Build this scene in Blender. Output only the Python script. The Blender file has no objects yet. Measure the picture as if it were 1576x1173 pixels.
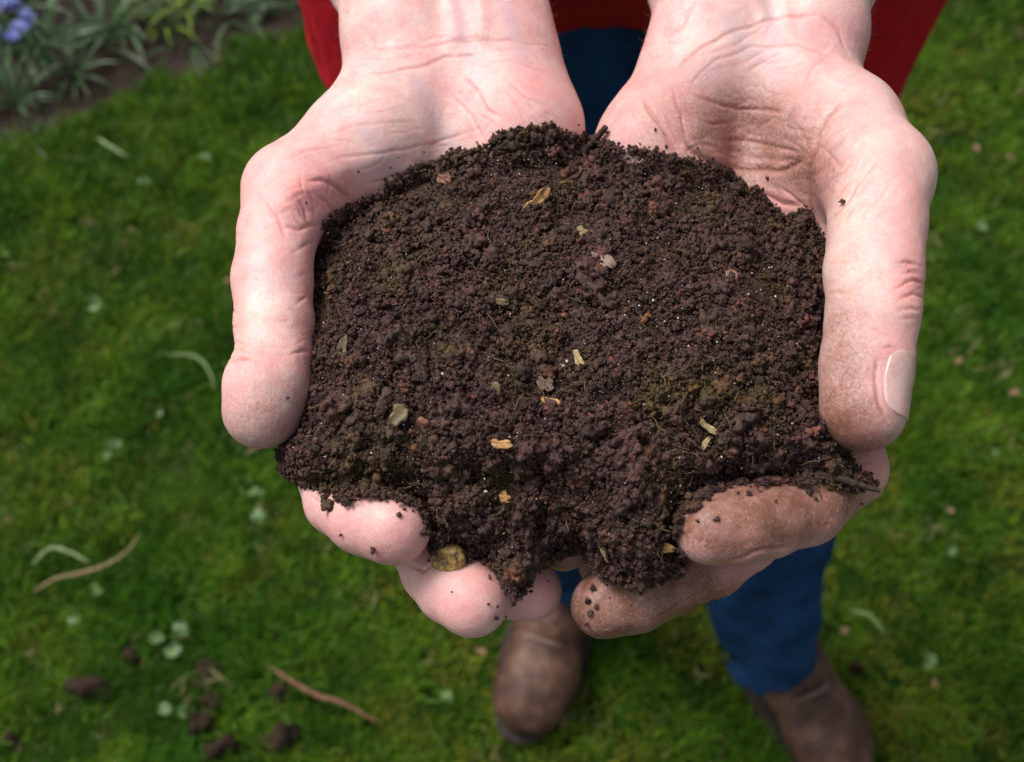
import bpy, math, random
import numpy as np
from mathutils import Vector, Matrix, Euler

random.seed(7)
rng = np.random.default_rng(7)
SC = bpy.context.scene
COL = SC.collection

# ------------------------------------------------------------------ camera, world, sun, exposure
CAM_H = 1.45
PITCH = math.radians(60)
FPX = 1890.0                       # focal length in pixels of the 1576 px wide photograph
cam_d = bpy.data.cameras.new('camera')
cam = bpy.data.objects.new('camera', cam_d); COL.objects.link(cam)
cam.location = (0, 0, CAM_H)
cam.rotation_euler = (math.pi / 2 - PITCH, 0, 0)
cam_d.sensor_width = 36.0
cam_d.lens = 36.0 * FPX / 1576.0
cam_d.clip_start = 0.02
cam_d.clip_end = 2000
cam_d.dof.use_dof = True
cam_d.dof.focus_distance = 0.385
cam_d.dof.aperture_fstop = (cam_d.lens / 1000) / 0.0033
SC.camera = cam

w = bpy.data.worlds.new("World"); SC.world = w; w.use_nodes = True
wn = w.node_tree.nodes; wl = w.node_tree.links
SUN_EL, SUN_AZ = 58.0, -60.0       # azimuth measured clockwise from +Y (away from the camera)
sky = wn.new('ShaderNodeTexSky'); sky.sky_type = 'NISHITA'; sky.sun_disc = False
sky.sun_elevation = math.radians(SUN_EL); sky.sun_rotation = math.radians(SUN_AZ)
sky.air_density = 1.0; sky.dust_density = 4.0; sky.ozone_density = 1.0
hsv = wn.new('ShaderNodeHueSaturation'); hsv.inputs['Saturation'].default_value = 0.35
wl.new(sky.outputs[0], hsv.inputs['Color'])
wl.new(hsv.outputs[0], wn['Background'].inputs['Color'])
wn['Background'].inputs['Strength'].default_value = 0.12
sun_d = bpy.data.lights.new('sun', 'SUN'); sun_d.energy = 2.35; sun_d.angle = math.radians(24)
sun_d.color = (1.0, 0.97, 0.945)
sun = bpy.data.objects.new('sun', sun_d); COL.objects.link(sun)
sv = Vector((math.sin(math.radians(SUN_AZ)) * math.cos(math.radians(SUN_EL)),
             math.cos(math.radians(SUN_AZ)) * math.cos(math.radians(SUN_EL)), math.sin(math.radians(SUN_EL))))
sun.rotation_euler = sv.to_track_quat('Z', 'Y').to_euler()
sun.location = (0, 0, 5)
SC.view_settings.view_transform = 'Standard'
SC.view_settings.look = 'None'
SC.view_settings.gamma = 1.0
SC.view_settings.exposure = 0.40
SC.view_settings.use_curve_mapping = False

# ------------------------------------------------------------------ coordinates
CP, SP = math.cos(PITCH), math.sin(PITCH)
def cam_to_world(P):
    """modelling frame of the hands (mm: right, up, away) to world metres"""
    P = np.asarray(P, float) / 1000.0
    x, y, d = P[..., 0], P[..., 1], P[..., 2]
    return np.stack([x, y * SP + d * CP, CAM_H + y * CP - d * SP], -1)
def pt(u, v, D):
    return np.array([(u - 788) / FPX * D, -(v - 586.5) / FPX * D, D], float)
def W(u, v, D):
    return Vector(cam_to_world(pt(u, v, D)))
def G(u, v, z=0.0):
    """point at height z seen at that place of the photograph"""
    a = cam_to_world(pt(u, v, 1000.0)); o = np.array([0, 0, CAM_H]); d = a - o
    t = (z - CAM_H) / d[2]
    return Vector(o + d * t)

# ------------------------------------------------------------------ noise
def _hash(ix, iy, iz, seed):
    h = (ix * 374761393 + iy * 668265263 + iz * 2147483647 + seed * 1274126177) & 0xFFFFFFFF
    h = ((h ^ (h >> 13)) * 1103515245) & 0xFFFFFFFF
    h = ((h ^ (h >> 16)) * 2246822519) & 0xFFFFFFFF
    return ((h ^ (h >> 15)) & 0xFFFF).astype(np.float32) / 65535.0
def noise3(P, scale, seed=0):
    P = np.asarray(P, np.float64) * scale + 1000.0
    i = np.floor(P).astype(np.int64); f = (P - i).astype(np.float32); f = f * f * (3 - 2 * f)
    r = 0
    for dx in (0, 1):
        for dy in (0, 1):
            for dz in (0, 1):
                wgt = (f[..., 0] if dx else 1 - f[..., 0]) * (f[..., 1] if dy else 1 - f[..., 1]) * (f[..., 2] if dz else 1 - f[..., 2])
                r = r + wgt * _hash(i[..., 0] + dx, i[..., 1] + dy, i[..., 2] + dz, seed)
    return r * 2 - 1
def fbm(P, scale, seed=0, octv=3):
    r, a, s = 0, 1.0, scale
    for k in range(octv):
        r = r + a * noise3(P, s, seed + k * 17); a *= 0.5; s *= 2.03
    return r

# ------------------------------------------------------------------ implicit modelling
class Field:
    def __init__(s, lo, hi, res):
        s.lo = np.array(lo, float); s.res = res
        s.n = np.ceil((np.array(hi) - s.lo) / res).astype(int) + 1
        s.ax = [(s.lo[k] + np.arange(s.n[k]) * res).astype(np.float32) for k in range(3)]
    def blank(s): return np.full(s.n, 60.0, np.float32)
    def cone(s, F, a, b, ra, rb, k=4.0, flat=None, op='u', margin=14.0):
        a = np.array(a, np.float32); b = np.array(b, np.float32)
        R = max(ra, rb) * (1.0 if flat is None else max(1.0, 1.0 / flat[1])) + margin
        if flat is not None: R = max(ra, rb) / min(1.0, flat[1]) + margin
        lo = np.minimum(a, b) - R; hi = np.maximum(a, b) + R
        i0 = np.clip(np.floor((lo - s.lo) / s.res).astype(int), 0, s.n); i1 = np.clip(np.ceil((hi - s.lo) / s.res).astype(int) + 1, 0, s.n)
        if np.any(i1 <= i0): return
        sl = tuple(slice(i0[q], i1[q]) for q in range(3))
        X = s.ax[0][sl[0]][:, None, None] - a[0]; Y = s.ax[1][sl[1]][None, :, None] - a[1]; Z = s.ax[2][sl[2]][None, None, :] - a[2]
        ab = b - a
        L = float(ab @ ab)
        h = np.clip((X * ab[0] + Y * ab[1] + Z * ab[2]) / L, 0, 1) if L > 1e-9 else np.zeros((1, 1, 1), np.float32)
        X = X - h * ab[0]; Y = Y - h * ab[1]; Z = Z - h * ab[2]
        if flat is not None:
            nv = np.array(flat[0], np.float32); nv /= np.linalg.norm(nv)
            dn = (X * nv[0] + Y * nv[1] + Z * nv[2]) * (flat[1] - 1)
            X = X + dn * nv[0]; Y = Y + dn * nv[1]; Z = Z + dn * nv[2]
        d = np.sqrt(X * X + Y * Y + Z * Z) - (ra + (rb - ra) * h)
        if flat is not None: d = d / max(1.0, flat[1] * 0.8)
        A = F[sl]
        if op == 'u':
            hh = np.clip(k - np.abs(A - d), 0, None) / k
            F[sl] = np.minimum(A, d) - hh * hh * k * 0.25
        else:
            d = -d; hh = np.clip(k - np.abs(A - d), 0, None) / k
            F[sl] = np.maximum(A, d) + hh * hh * k * 0.25
    def merge(s, A, B, k):
        hh = np.clip(k - np.abs(A - B), 0, None) / k
        return np.minimum(A, B) - hh * hh * k * 0.25
    def mesh(s, F):
        n = s.n
        ins = F < 0
        c = np.zeros((n[0] - 1, n[1] - 1, n[2] - 1), np.uint8)
        for dx in (0, 1):
            for dy in (0, 1):
                for dz in (0, 1):
                    c += ins[dx:n[0] - 1 + dx, dy:n[1] - 1 + dy, dz:n[2] - 1 + dz]
        act = (c > 0) & (c < 8)
        idx = np.full(act.shape, -1, np.int64)
        cells = np.argwhere(act); idx[act] = np.arange(len(cells))
        ci, cj, ck = cells.T
        acc = np.zeros((len(cells), 3)); cnt = np.zeros(len(cells))
        cv = {}
        for o in [(x, y, z) for x in (0, 1) for y in (0, 1) for z in (0, 1)]:
            cv[o] = F[ci + o[0], cj + o[1], ck + o[2]].astype(float)
        for o in cv:
            for axn in range(3):
                if o[axn] == 1: continue
                p = list(o); p[axn] = 1; p = tuple(p)
                f0, f1 = cv[o], cv[p]; m = (f0 < 0) != (f1 < 0)
                t = np.where(m, f0 / np.where(m, f0 - f1, 1), 0)
                q = np.array(o, float)[None, :].repeat(len(cells), 0); q[:, axn] += t
                acc[m] += q[m]; cnt[m] += 1
        V = s.lo + (cells + acc / cnt[:, None]) * s.res
        faces = []
        for axn in range(3):
            o1, o2 = [(1, 2), (2, 0), (0, 1)][axn]
            sl0 = [slice(None)] * 3; sl1 = [slice(None)] * 3
            sl0[axn] = slice(0, n[axn] - 1); sl1[axn] = slice(1, n[axn])
            a = ins[tuple(sl0)]; b = ins[tuple(sl1)]
            ch = a != b
            rngs = [slice(None)] * 3
            ch2 = ch.copy()
            for o in (o1, o2):
                q = [slice(None)] * 3; q[o] = 0; ch2[tuple(q)] = False
                q[o] = n[o] - 1
                ch2[tuple(q)] = False
            e = np.argwhere(ch2)
            if len(e) == 0: continue
            def cell(d1, d2):
                g = e.copy(); g[:, o1] -= d1; g[:, o2] -= d2
                return idx[g[:, 0], g[:, 1], g[:, 2]]
            q = np.stack([cell(1, 1), cell(0, 1), cell(0, 0), cell(1, 0)], 1)
            fl = a[e[:, 0], e[:, 1], e[:, 2]]
            q[~fl] = q[~fl][:, ::-1]
            faces.append(q)
        faces = np.concatenate(faces)
        faces = faces[(faces >= 0).all(1)]
        return V, faces

def relax(V, Fc, it=2, lam=0.5):
    for _ in range(it):
        S = np.zeros_like(V); N = np.zeros(len(V))
        for k in range(4):
            a = Fc[:, k]; b = Fc[:, (k + 1) % 4]
            for c in range(3):
                S[:, c] += np.bincount(a, V[b, c], len(V)) + np.bincount(b, V[a, c], len(V))
            N += np.bincount(a, minlength=len(V)) + np.bincount(b, minlength=len(V))
        V = V + lam * (S / np.maximum(N, 1)[:, None] - V)
    return V
def vnormals(V, Fc):
    a, b, c, d = V[Fc[:, 0]], V[Fc[:, 1]], V[Fc[:, 2]], V[Fc[:, 3]]
    fn = np.cross(c - a, d - b)
    N = np.zeros_like(V)
    for k in range(4):
        for q in range(3): N[:, q] += np.bincount(Fc[:, k], fn[:, q], len(V))
    return N / np.maximum(np.linalg.norm(N, axis=1), 1e-9)[:, None]
def subdivide(V, Fc):
    """one Catmull-Clark style step on a closed quad mesh"""
    E = np.concatenate([np.stack([Fc[:, k], Fc[:, (k + 1) % 4]], 1) for k in range(4)])
    Es = np.sort(E, 1); key = Es[:, 0].astype(np.int64) * len(V) + Es[:, 1]
    uk, inv = np.unique(key, return_inverse=True)
    ea = uk // len(V); eb = uk % len(V)
    fp = V[Fc].mean(1); nf = len(Fc)
    mid = (V[ea] + V[eb]) / 2
    fs = np.zeros((len(uk), 3)); fc = np.bincount(inv, minlength=len(uk)).astype(float)
    fi = np.tile(np.arange(nf), 4)
    for q in range(3): fs[:, q] = np.bincount(inv, fp[fi, q], len(uk))
    ep = np.where((fc == 2)[:, None], (mid * 2 + fs) / 4, mid)
    val = np.bincount(Fc.ravel(), minlength=len(V)).astype(float)
    Fa = np.zeros_like(V); Ra = np.zeros_like(V); en = np.bincount(ea, minlength=len(V)) + np.bincount(eb, minlength=len(V))
    for q in range(3):
        Fa[:, q] = np.bincount(Fc.ravel(), np.repeat(fp[:, q], 4), len(V))
        Ra[:, q] = np.bincount(ea, mid[:, q], len(V)) + np.bincount(eb, mid[:, q], len(V))
    nv = np.maximum(val, 1)[:, None]
    Vn = (Fa / nv + 2 * Ra / np.maximum(en, 1)[:, None] + (nv - 3) * V) / nv
    eo = len(V); fo = eo + len(uk); I = inv.reshape(4, nf)
    out = []
    for k in range(4):
        out.append(np.stack([Fc[:, k], eo + I[k], fo + np.arange(nf), eo + I[(k - 1) % 4]], 1))
    return np.concatenate([Vn, ep, fp]), np.concatenate(out)

def make_mesh(name, V, Fc, mat=None, smooth=True, attrs=None):
    me = bpy.data.meshes.new(name)
    V = np.asarray(V, np.float32); Fc = np.asarray(Fc, np.int32)
    k = Fc.shape[1]
    # outward orientation
    a = V[Fc[:, 0]]; b = V[Fc[:, 1]]; c = V[Fc[:, 2]]
    me.vertices.add(len(V)); me.vertices.foreach_set('co', V.ravel())
    me.loops.add(Fc.size); me.loops.foreach_set('vertex_index', Fc.ravel())
    me.polygons.add(len(Fc)); me.polygons.foreach_set('loop_start', np.arange(0, Fc.size, k, dtype=np.int32))
    me.polygons.foreach_set('loop_total', np.full(len(Fc), k, np.int32))
    me.polygons.foreach_set('use_smooth', np.full(len(Fc), smooth))
    if attrs:
        for an, av in attrs.items():
            at = me.attributes.new(an, 'FLOAT', 'POINT'); at.data.foreach_set('value', np.asarray(av, np.float32))
    me.update(); me.validate()
    if mat: me.materials.append(mat)
    return me
def outward(V, Fc):
    a, b, c, d = (V[Fc[:, q]] for q in range(4)) if Fc.shape[1] == 4 else (V[Fc[:, 0]], V[Fc[:, 1]], V[Fc[:, 2]], V[Fc[:, 2]])
    vol = np.einsum('ij,ij->', a, np.cross(b, c)) + (np.einsum('ij,ij->', a, np.cross(c, d)) if Fc.shape[1] == 4 else 0)
    return Fc if vol > 0 else Fc[:, ::-1].copy()
def obj(name, me, parent=None, loc=None, **props):
    o = bpy.data.objects.new(name, me); COL.objects.link(o)
    if parent: o.parent = parent
    if loc is not None: o.location = loc
    for k, v in props.items(): o[k] = v
    return o
def tag(o, label, cat, group=None, kind=None):
    o['label'] = label; o['category'] = cat
    if group: o['group'] = group
    if kind: o['kind'] = kind
    return o

# ------------------------------------------------------------------ materials
class NM:
    def __init__(s, name, rough=0.6, spec=0.5):
        s.m = bpy.data.materials.new(name); s.m.use_nodes = True
        s.t = s.m.node_tree; s.n = s.t.nodes; s.l = s.t.links
        s.b = s.n['Principled BSDF']; s.b.inputs['Roughness'].default_value = rough
        s.b.inputs['Specular IOR Level'].default_value = spec
        s.geo = None
    def pos(s, local=False):
        if local:
            return s.n.new('ShaderNodeTexCoord').outputs['Object']
        if not s.geo: s.geo = s.n.new('ShaderNodeNewGeometry')
        return s.geo.outputs['Position']
    def noise(s, scale, detail=3, rough=0.5, vec=None, dist=0.0):
        q = s.n.new('ShaderNodeTexNoise'); q.inputs['Scale'].default_value = scale; q.inputs['Detail'].default_value = detail
        q.inputs['Roughness'].default_value = rough; q.inputs['Distortion'].default_value = dist
        s.l.new(vec if vec is not None else s.pos(), q.inputs['Vector']); return q.outputs['Fac']
    def voro(s, scale, feature='F1', vec=None, out='Distance', rnd=1.0):
        q = s.n.new('ShaderNodeTexVoronoi'); q.feature = feature; q.inputs['Scale'].default_value = scale
        q.inputs['Randomness'].default_value = rnd
        s.l.new(vec if vec is not None else s.pos(), q.inputs['Vector']); return q.outputs[out]
    def attr(s, name):
        q = s.n.new('ShaderNodeAttribute'); q.attribute_name = name; return q.outputs['Fac']
    def rand(s):
        q = s.n.new('ShaderNodeObjectInfo'); return q.outputs['Random']
    def ramp(s, fac, stops):
        q = s.n.new('ShaderNodeValToRGB'); e = q.color_ramp.elements
        while len(e) < len(stops): e.new(0.5)
        for k, (p, c) in enumerate(stops):
            e[k].position = p; e[k].color = (c if isinstance(c, tuple) else (c, c, c)) + (1,)
        s.l.new(fac, q.inputs['Fac']); return q.outputs['Color']
    def math(s, op, a, b=None, c=None, clamp=False):
        q = s.n.new('ShaderNodeMath'); q.operation = op; q.use_clamp = clamp
        for k, x in enumerate((a, b, c)):
            if x is None: continue
            if isinstance(x, (int, float)): q.inputs[k].default_value = x
            else: s.l.new(x, q.inputs[k])
        return q.outputs[0]
    def mix(s, fac, a, b, mode='MIX'):
        q = s.n.new('ShaderNodeMix'); q.data_type = 'RGBA'; q.blend_type = mode
        for sock, x in ((q.inputs[0], fac), (q.inputs[6], a), (q.inputs[7], b)):
            if isinstance(x, tuple): sock.default_value = x + (1,)
            elif isinstance(x, (int, float)): sock.default_value = x
            else: s.l.new(x, sock)
        return q.outputs[2]
    def bump(s, h, strength=0.5, dist=0.001, prev=None):
        q = s.n.new('ShaderNodeBump'); q.inputs['Strength'].default_value = strength; q.inputs['Distance'].default_value = dist
        s.l.new(h, q.inputs['Height'])
        if prev is not None: s.l.new(prev, q.inputs['Normal'])
        return q.outputs['Normal']
    def color(s, c):
        if isinstance(c, tuple): s.b.inputs['Base Color'].default_value = c + (1,)
        else: s.l.new(c, s.b.inputs['Base Color'])
    def normal(s, x): s.l.new(x, s.b.inputs['Normal'])
    def rough(s, x): s.l.new(x, s.b.inputs['Roughness'])

def skin_mat():
    m = NM('skin', 0.48, 0.4)
    mot = m.ramp(m.noise(26, 5, 0.62), [(0.30, (0.73, 0.36, 0.34)), (0.45, (0.76, 0.45, 0.42)), (0.58, (0.78, 0.515, 0.475)), (0.72, (0.79, 0.56, 0.485))])
    pk = m.ramp(m.noise(150, 6, 0.75), [(0.35, (0.97, 0.82, 0.84)), (0.65, (1.0, 1.08, 1.06))])
    c = m.mix(1.0, mot, pk, 'MULTIPLY')
    fine = m.ramp(m.noise(800, 4, 0.75), [(0.3, 0.90), (0.7, 1.05)])
    c = m.mix(1.0, c, fine, 'MULTIPLY')
    c = m.mix(m.math('MULTIPLY', m.attr('warm'), 0.85, clamp=True), c, (0.72, 0.25, 0.23))
    c = m.mix(m.math('MULTIPLY', m.attr('vein'), 0.42, clamp=True), c, (0.50, 0.40, 0.45))
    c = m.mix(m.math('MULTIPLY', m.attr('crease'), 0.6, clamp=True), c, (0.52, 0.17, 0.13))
    def hair_lines(scale, det, wd, dist):
        return m.ramp(m.math('ABSOLUTE', m.math('SUBTRACT', m.noise(scale, det, 0.5, dist=dist), 0.5)), [(0.0, 0.0), (wd, 1.0)])
    ln = m.mix(1.0, hair_lines(110, 2.0, 0.012, 0.5), hair_lines(210, 2.0, 0.018, 0.7), 'MULTIPLY')
    c = m.mix(m.math('MULTIPLY', m.math('SUBTRACT', 1.0, ln), 0.10), c, (0.55, 0.24, 0.20))
    # dirt rubbed into the skin
    d = m.attr('dirt')
    sp = m.ramp(m.noise(900, 5, 0.75), [(0.36, 0.0), (0.62, 1.0)])
    bl = m.ramp(m.noise(160, 4, 0.6), [(0.3, 0.74), (0.6, 1.0)])
    f1 = m.math('MULTIPLY', d, m.math('MULTIPLY_ADD', sp, 0.5, 0.6), clamp=True)
    f1 = m.math('MULTIPLY', f1, bl, clamp=True)
    c = m.mix(f1, c, (0.20, 0.085, 0.052))
    vs = m.voro(700); spk = m.ramp(vs, [(0.10, 1.0), (0.22, 0.0)])
    c = m.mix(m.math('MULTIPLY', m.math('MULTIPLY', spk, d), 0.7, clamp=True), c, (0.06, 0.03, 0.018))
    m.color(c)
    n1 = m.bump(ln, 0.16, 0.0003)
    n2 = m.bump(m.noise(300, 6, 0.7), 0.22, 0.0010, n1)
    v3 = m.voro(1000, 'DISTANCE_TO_EDGE'); n3 = m.bump(m.ramp(v3, [(0.0, 0.0), (0.15, 1.0)]), 0.22, 0.0002, n2)
    m.normal(n3)
    m.rough(m.ramp(m.noise(60, 4, 0.6), [(0.3, 0.38), (0.7, 0.55)]))
    m.b.inputs['Subsurface Weight'].default_value = 0.22
    m.b.inputs['Subsurface Radius'].default_value = (1.0, 0.32, 0.18)
    m.b.inputs['Subsurface Scale'].default_value = 0.0025
    return m.m
SKIN = skin_mat()

def soil_mat(name, crumb=False):
    m = NM(name, 0.62, 0.32)
    p = m.ramp(m.noise(55, 4, 0.6), [(0.42, (0.060, 0.029, 0.025)), (0.55, (0.058, 0.031, 0.021)), (0.64, (0.062, 0.039, 0.016)), (0.77, (0.078, 0.050, 0.017))])
    f = m.ramp(m.noise(600, 3, 0.6), [(0.3, 0.55), (0.7, 1.45)])
    c = m.mix(1.0, p, f, 'MULTIPLY')
    if crumb:
        r = m.ramp(m.rand(), [(0.0, (0.55, 0.5, 0.5)), (0.5, (1.0, 1.0, 1.0)), (0.9, (1.35, 1.2, 1.15)), (0.99, (1.9, 1.35, 1.0)), (1.0, (3.0, 2.4, 1.8))])
        r.node.color_ramp.interpolation = 'LINEAR'
        c = m.mix(1.0, c, r, 'MULTIPLY')
    m.color(c)
    m.rough(m.ramp(m.noise(900, 2, 0.5), [(0.35, 0.38), (0.65, 0.85)]))
    n1 = m.bump(m.noise(1500, 4, 0.7), 0.7, 0.0006)
    if not crumb: n1 = m.bump(m.voro(500), 0.8, 0.0012, n1)
    m.normal(n1)
    return m.m
SOIL = soil_mat('soil'); SOILC = soil_mat('soil_crumb', True)

def simple(name, col, rough=0.6, var=0.3, scale=200, bump=0.3, bd=0.001, spec=0.5, rnd=0.0, trans=0.0, local=False):
    m = NM(name, rough, spec)
    vec = m.pos(local)
    f = m.ramp(m.noise(scale, 4, 0.6, vec), [(0.25, 1 - var), (0.75, 1 + var)])
    c = m.mix(1.0, col, f, 'MULTIPLY')
    if rnd:
        r = m.ramp(m.rand(), [(0, 1 - rnd), (1, 1 + rnd)]); c = m.mix(1.0, c, r, 'MULTIPLY')
    m.color(c)
    if bump: m.normal(m.bump(m.noise(scale * 2, 4, 0.6, vec), bump, bd))
    if trans:
        m.b.inputs['Subsurface Weight'].default_value = 0.0
        tr = m.n.new('ShaderNodeBsdfTranslucent'); m.l.new(c, tr.inputs['Color'])
        mx = m.n.new('ShaderNodeMixShader'); mx.inputs[0].default_value = trans
        m.l.new(m.b.outputs[0], mx.inputs[1]); m.l.new(tr.outputs[0], mx.inputs[2])
        m.l.new(mx.outputs[0], m.n['Material Output'].inputs['Surface'])
    return m.m

# ------------------------------------------------------------------ lawn, bed, ground
def bed_side(x, y):
    """positive inside the flower bed"""
    a = G(0, 232); b = G(440, 42)
    nx, ny = -(b.y - a.y), (b.x - a.x)
    L = math.hypot(nx, ny)
    return ((x - a.x) * nx + (y - a.y) * ny) / L
def ground_z(x, y):
    P = np.stack([np.asarray(x, float), np.asarray(y, float), np.zeros_like(np.asarray(x, float))], -1)
    h = 0.010 * fbm(P, 6.0, 3) + 0.003 * fbm(P, 40.0, 5, 2)
    b = bed_side(P[..., 0], P[..., 1])
    near = np.clip((3.0 - np.abs(P[..., 1])) / 2, 0, 1)
    bw = np.clip((b + 0.02) / 0.08, 0, 1) * near
    h = h * near - 0.018 * bw + 0.012 * fbm(P, 60.0, 9, 2) * bw
    return h
gm = NM('lawn_soil', 0.95, 0.05)
gc = gm.ramp(gm.noise(9, 5, 0.6), [(0.3, (0.010, 0.030, 0.003)), (0.55, (0.016, 0.042, 0.004)), (0.75, (0.03, 0.045, 0.006))])
gc = gm.mix(1.0, gc, gm.ramp(gm.noise(160, 4, 0.7), [(0.25, 0.45), (0.75, 1.5)]), 'MULTIPLY')
gm.color(gc); gm.normal(gm.bump(gm.noise(120, 5, 0.7), 0.8, 0.01))
bm_ = NM('bed_soil', 0.9, 0.25)
bc = bm_.ramp(bm_.noise(40, 5, 0.6), [(0.3, (0.018, 0.011, 0.008)), (0.7, (0.045, 0.028, 0.020))])
bm_.color(bc); bm_.normal(bm_.bump(bm_.noise(150, 5, 0.7), 0.9, 0.008))
def axis_pts(a, b, far, n):
    core = np.linspace(a, b, n); g = np.array([1.3, 2, 4, 9, 20, 60, 200, 700]) * far
    return np.concatenate([(a - g)[::-1], core, b + g])
gx = axis_pts(-2.0, 2.0, 1.0, 220); gy = axis_pts(-0.8, 3.2, 1.0, 220)
GX, GY = np.meshgrid(gx, gy, indexing='ij')
V = np.stack([GX, GY, ground_z(GX, GY)], -1).reshape(-1, 3)
ni, nj = len(gx), len(gy)
I = (np.arange(ni - 1)[:, None] * nj + np.arange(nj - 1)[None]).ravel()
Fc = np.stack([I, I + nj, I + nj + 1, I + 1], 1)
me = make_mesh('lawn', V, Fc, gm.m); me.materials.append(bm_.m)
cx = V[Fc].mean(1)
bs = bed_side(cx[:, 0], cx[:, 1]) + 0.03 * fbm(cx, 14, 21, 2)
mi = ((bs > 0) & (bs < 1.6) & (np.abs(cx[:, 0]) < 2.6) & (cx[:, 1] < 4)).astype(np.int32)
me.polygons.foreach_set('material_index', mi)
obj('ground', me, kind='structure')

def instancer(name, pts, rot, scl, var, meshes, parent=None, **props):
    """one object whose points carry copies of the given meshes (geometry nodes)"""
    coll = bpy.data.collections.new(name + '_sources')
    for k, m in enumerate(meshes):
        o = bpy.data.objects.new('%s_source_%02d' % (name, k), m); coll.objects.link(o)
    me = bpy.data.meshes.new(name); me.vertices.add(len(pts)); me.vertices.foreach_set('co', np.asarray(pts, np.float32).ravel())
    a = me.attributes.new('rot', 'FLOAT_VECTOR', 'POINT'); a.data.foreach_set('vector', np.asarray(rot, np.float32).ravel())
    a = me.attributes.new('scl', 'FLOAT', 'POINT'); a.data.foreach_set('value', np.asarray(scl, np.float32))
    a = me.attributes.new('var', 'INT', 'POINT'); a.data.foreach_set('value', np.asarray(var, np.int32))
    o = obj(name, me, parent, **props)
    t = bpy.data.node_groups.new(name, 'GeometryNodeTree')
    t.interface.new_socket('Geometry', in_out='INPUT', socket_type='NodeSocketGeometry')
    t.interface.new_socket('Geometry', in_out='OUTPUT', socket_type='NodeSocketGeometry')
    N = t.nodes; L = t.links
    gi = N.new('NodeGroupInput'); go = N.new('NodeGroupOutput')
    ci = N.new('GeometryNodeCollectionInfo'); ci.inputs['Collection'].default_value = coll
    ci.inputs['Separate Children'].default_value = True; ci.inputs['Reset Children'].default_value = True
    iop = N.new('GeometryNodeInstanceOnPoints'); iop.inputs['Pick Instance'].default_value = True
    def na(nm, tp):
        q = N.new('GeometryNodeInputNamedAttribute'); q.data_type = tp; q.inputs['Name'].default_value = nm
        return q.outputs['Attribute']
    er = N.new('FunctionNodeEulerToRotation')
    L.new(na('rot', 'FLOAT_VECTOR'), er.inputs[0])
    L.new(gi.outputs[0], iop.inputs['Points']); L.new(ci.outputs[0], iop.inputs['Instance'])
    L.new(na('var', 'INT'), iop.inputs['Instance Index']); L.new(er.outputs[0], iop.inputs['Rotation'])
    L.new(na('scl', 'FLOAT'), iop.inputs['Scale']); L.new(iop.outputs[0], go.inputs[0])
    md = o.modifiers.new('scatter', 'NODES'); md.node_group = t
    return o

def blade(Vs, Fs, base, h, wd, az, lean, curl, seg=3):
    d = np.array([math.cos(az), math.sin(az), 0]); s = np.array([-d[1], d[0], 0])
    n0 = len(Vs); p = np.array(base, float); ang = lean
    for k in range(seg + 1):
        t = k / seg; ww = wd * (1 - t ** 1.6) * 0.5 + 0.00008
        Vs.append(p - s * ww); Vs.append(p + s * ww)
        p = p + (d * math.sin(ang) + np.array([0, 0, math.cos(ang)])) * h / seg
        ang += curl / seg
    for k in range(seg):
        a = n0 + 2 * k; Fs.append((a, a + 1, a + 3, a + 2))
gmats = [simple('grass_fresh', (0.092, 0.178, 0.010), 0.5, 0.25, 60, 0, spec=0.18, rnd=0.35, trans=0.3),
         simple('grass_dark', (0.036, 0.108, 0.006), 0.5, 0.25, 60, 0, spec=0.18, rnd=0.3, trans=0.3),
         simple('grass_moss', (0.180, 0.195, 0.020), 0.6, 0.25, 60, 0, spec=0.15, rnd=0.3, trans=0.3),
         simple('grass_straw', (0.22, 0.19, 0.085), 0.6, 0.25, 60, 0, spec=0.15, rnd=0.3, trans=0.2)]
clumps = []
for k in range(12):
    Vs, Fs = [], []; mk = [0, 1, 0, 1, 2, 2, 0, 1, 2, 0, 3, 1][k]
    nb = 9 if mk == 3 else 34
    for _ in range(nb):
        r = 0.022 * math.sqrt(random.random()); a = random.uniform(0, 6.283)
        hh = random.uniform(0.012, 0.034) * (0.55 if mk == 2 else 1.0)
        blade(Vs, Fs, (r * math.cos(a), r * math.sin(a), -0.003), hh, random.uniform(0.0012, 0.0028), random.uniform(0, 6.283),
              random.uniform(0.1, 1.0), random.uniform(0, 1.1))
    clumps.append(make_mesh('grass_tuft', np.array(Vs), np.array(Fs), gmats[mk], True))
def scatter_grass(n, x0, x1, y0, y1, smin, smax):
    P = np.stack([rng.uniform(x0, x1, n), rng.uniform(y0, y1, n)], 1)
    b = bed_side(P[:, 0], P[:, 1]); P3 = np.concatenate([P, np.zeros((n, 1))], 1)
    keep = (b + 0.035 * fbm(P3, 14, 21, 2) < 0.0) | (b > 1.6)
    bare = fbm(P3, 9, 77, 3) > 1.25
    keep &= ~bare | (rng.random(n) < 0.35)
    P, P3 = P[keep], P3[keep]; n = len(P)
    z = ground_z(P[:, 0], P[:, 1])
    f = 0.75 * fbm(P3, 9.0, 31, 3) + 0.6 * fbm(P3, 2.2, 37, 2) + rng.normal(0, 0.40, n)
    var = np.where(f < -0.35, rng.choice([1, 3, 7, 11], n), np.where(f < 0.35, rng.choice([0, 2, 6, 9], n), rng.choice([4, 5, 8], n)))
    var = np.where(rng.random(n) < 0.07, 10, var)
    patch = 1 + 0.25 * fbm(P3, 11.0, 55, 2)
    return np.concatenate([P, z[:, None]], 1), np.stack([rng.normal(0, 0.12, n), rng.normal(0, 0.12, n), rng.uniform(0, 6.28, n)], 1), rng.uniform(smin, smax, n) * patch, var
a = scatter_grass(26000, -1.7, 1.7, -0.25, 2.6, 0.75, 1.25)
b = scatter_grass(7000, -5, 5, -2, 6, 1.2, 1.8)
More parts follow.
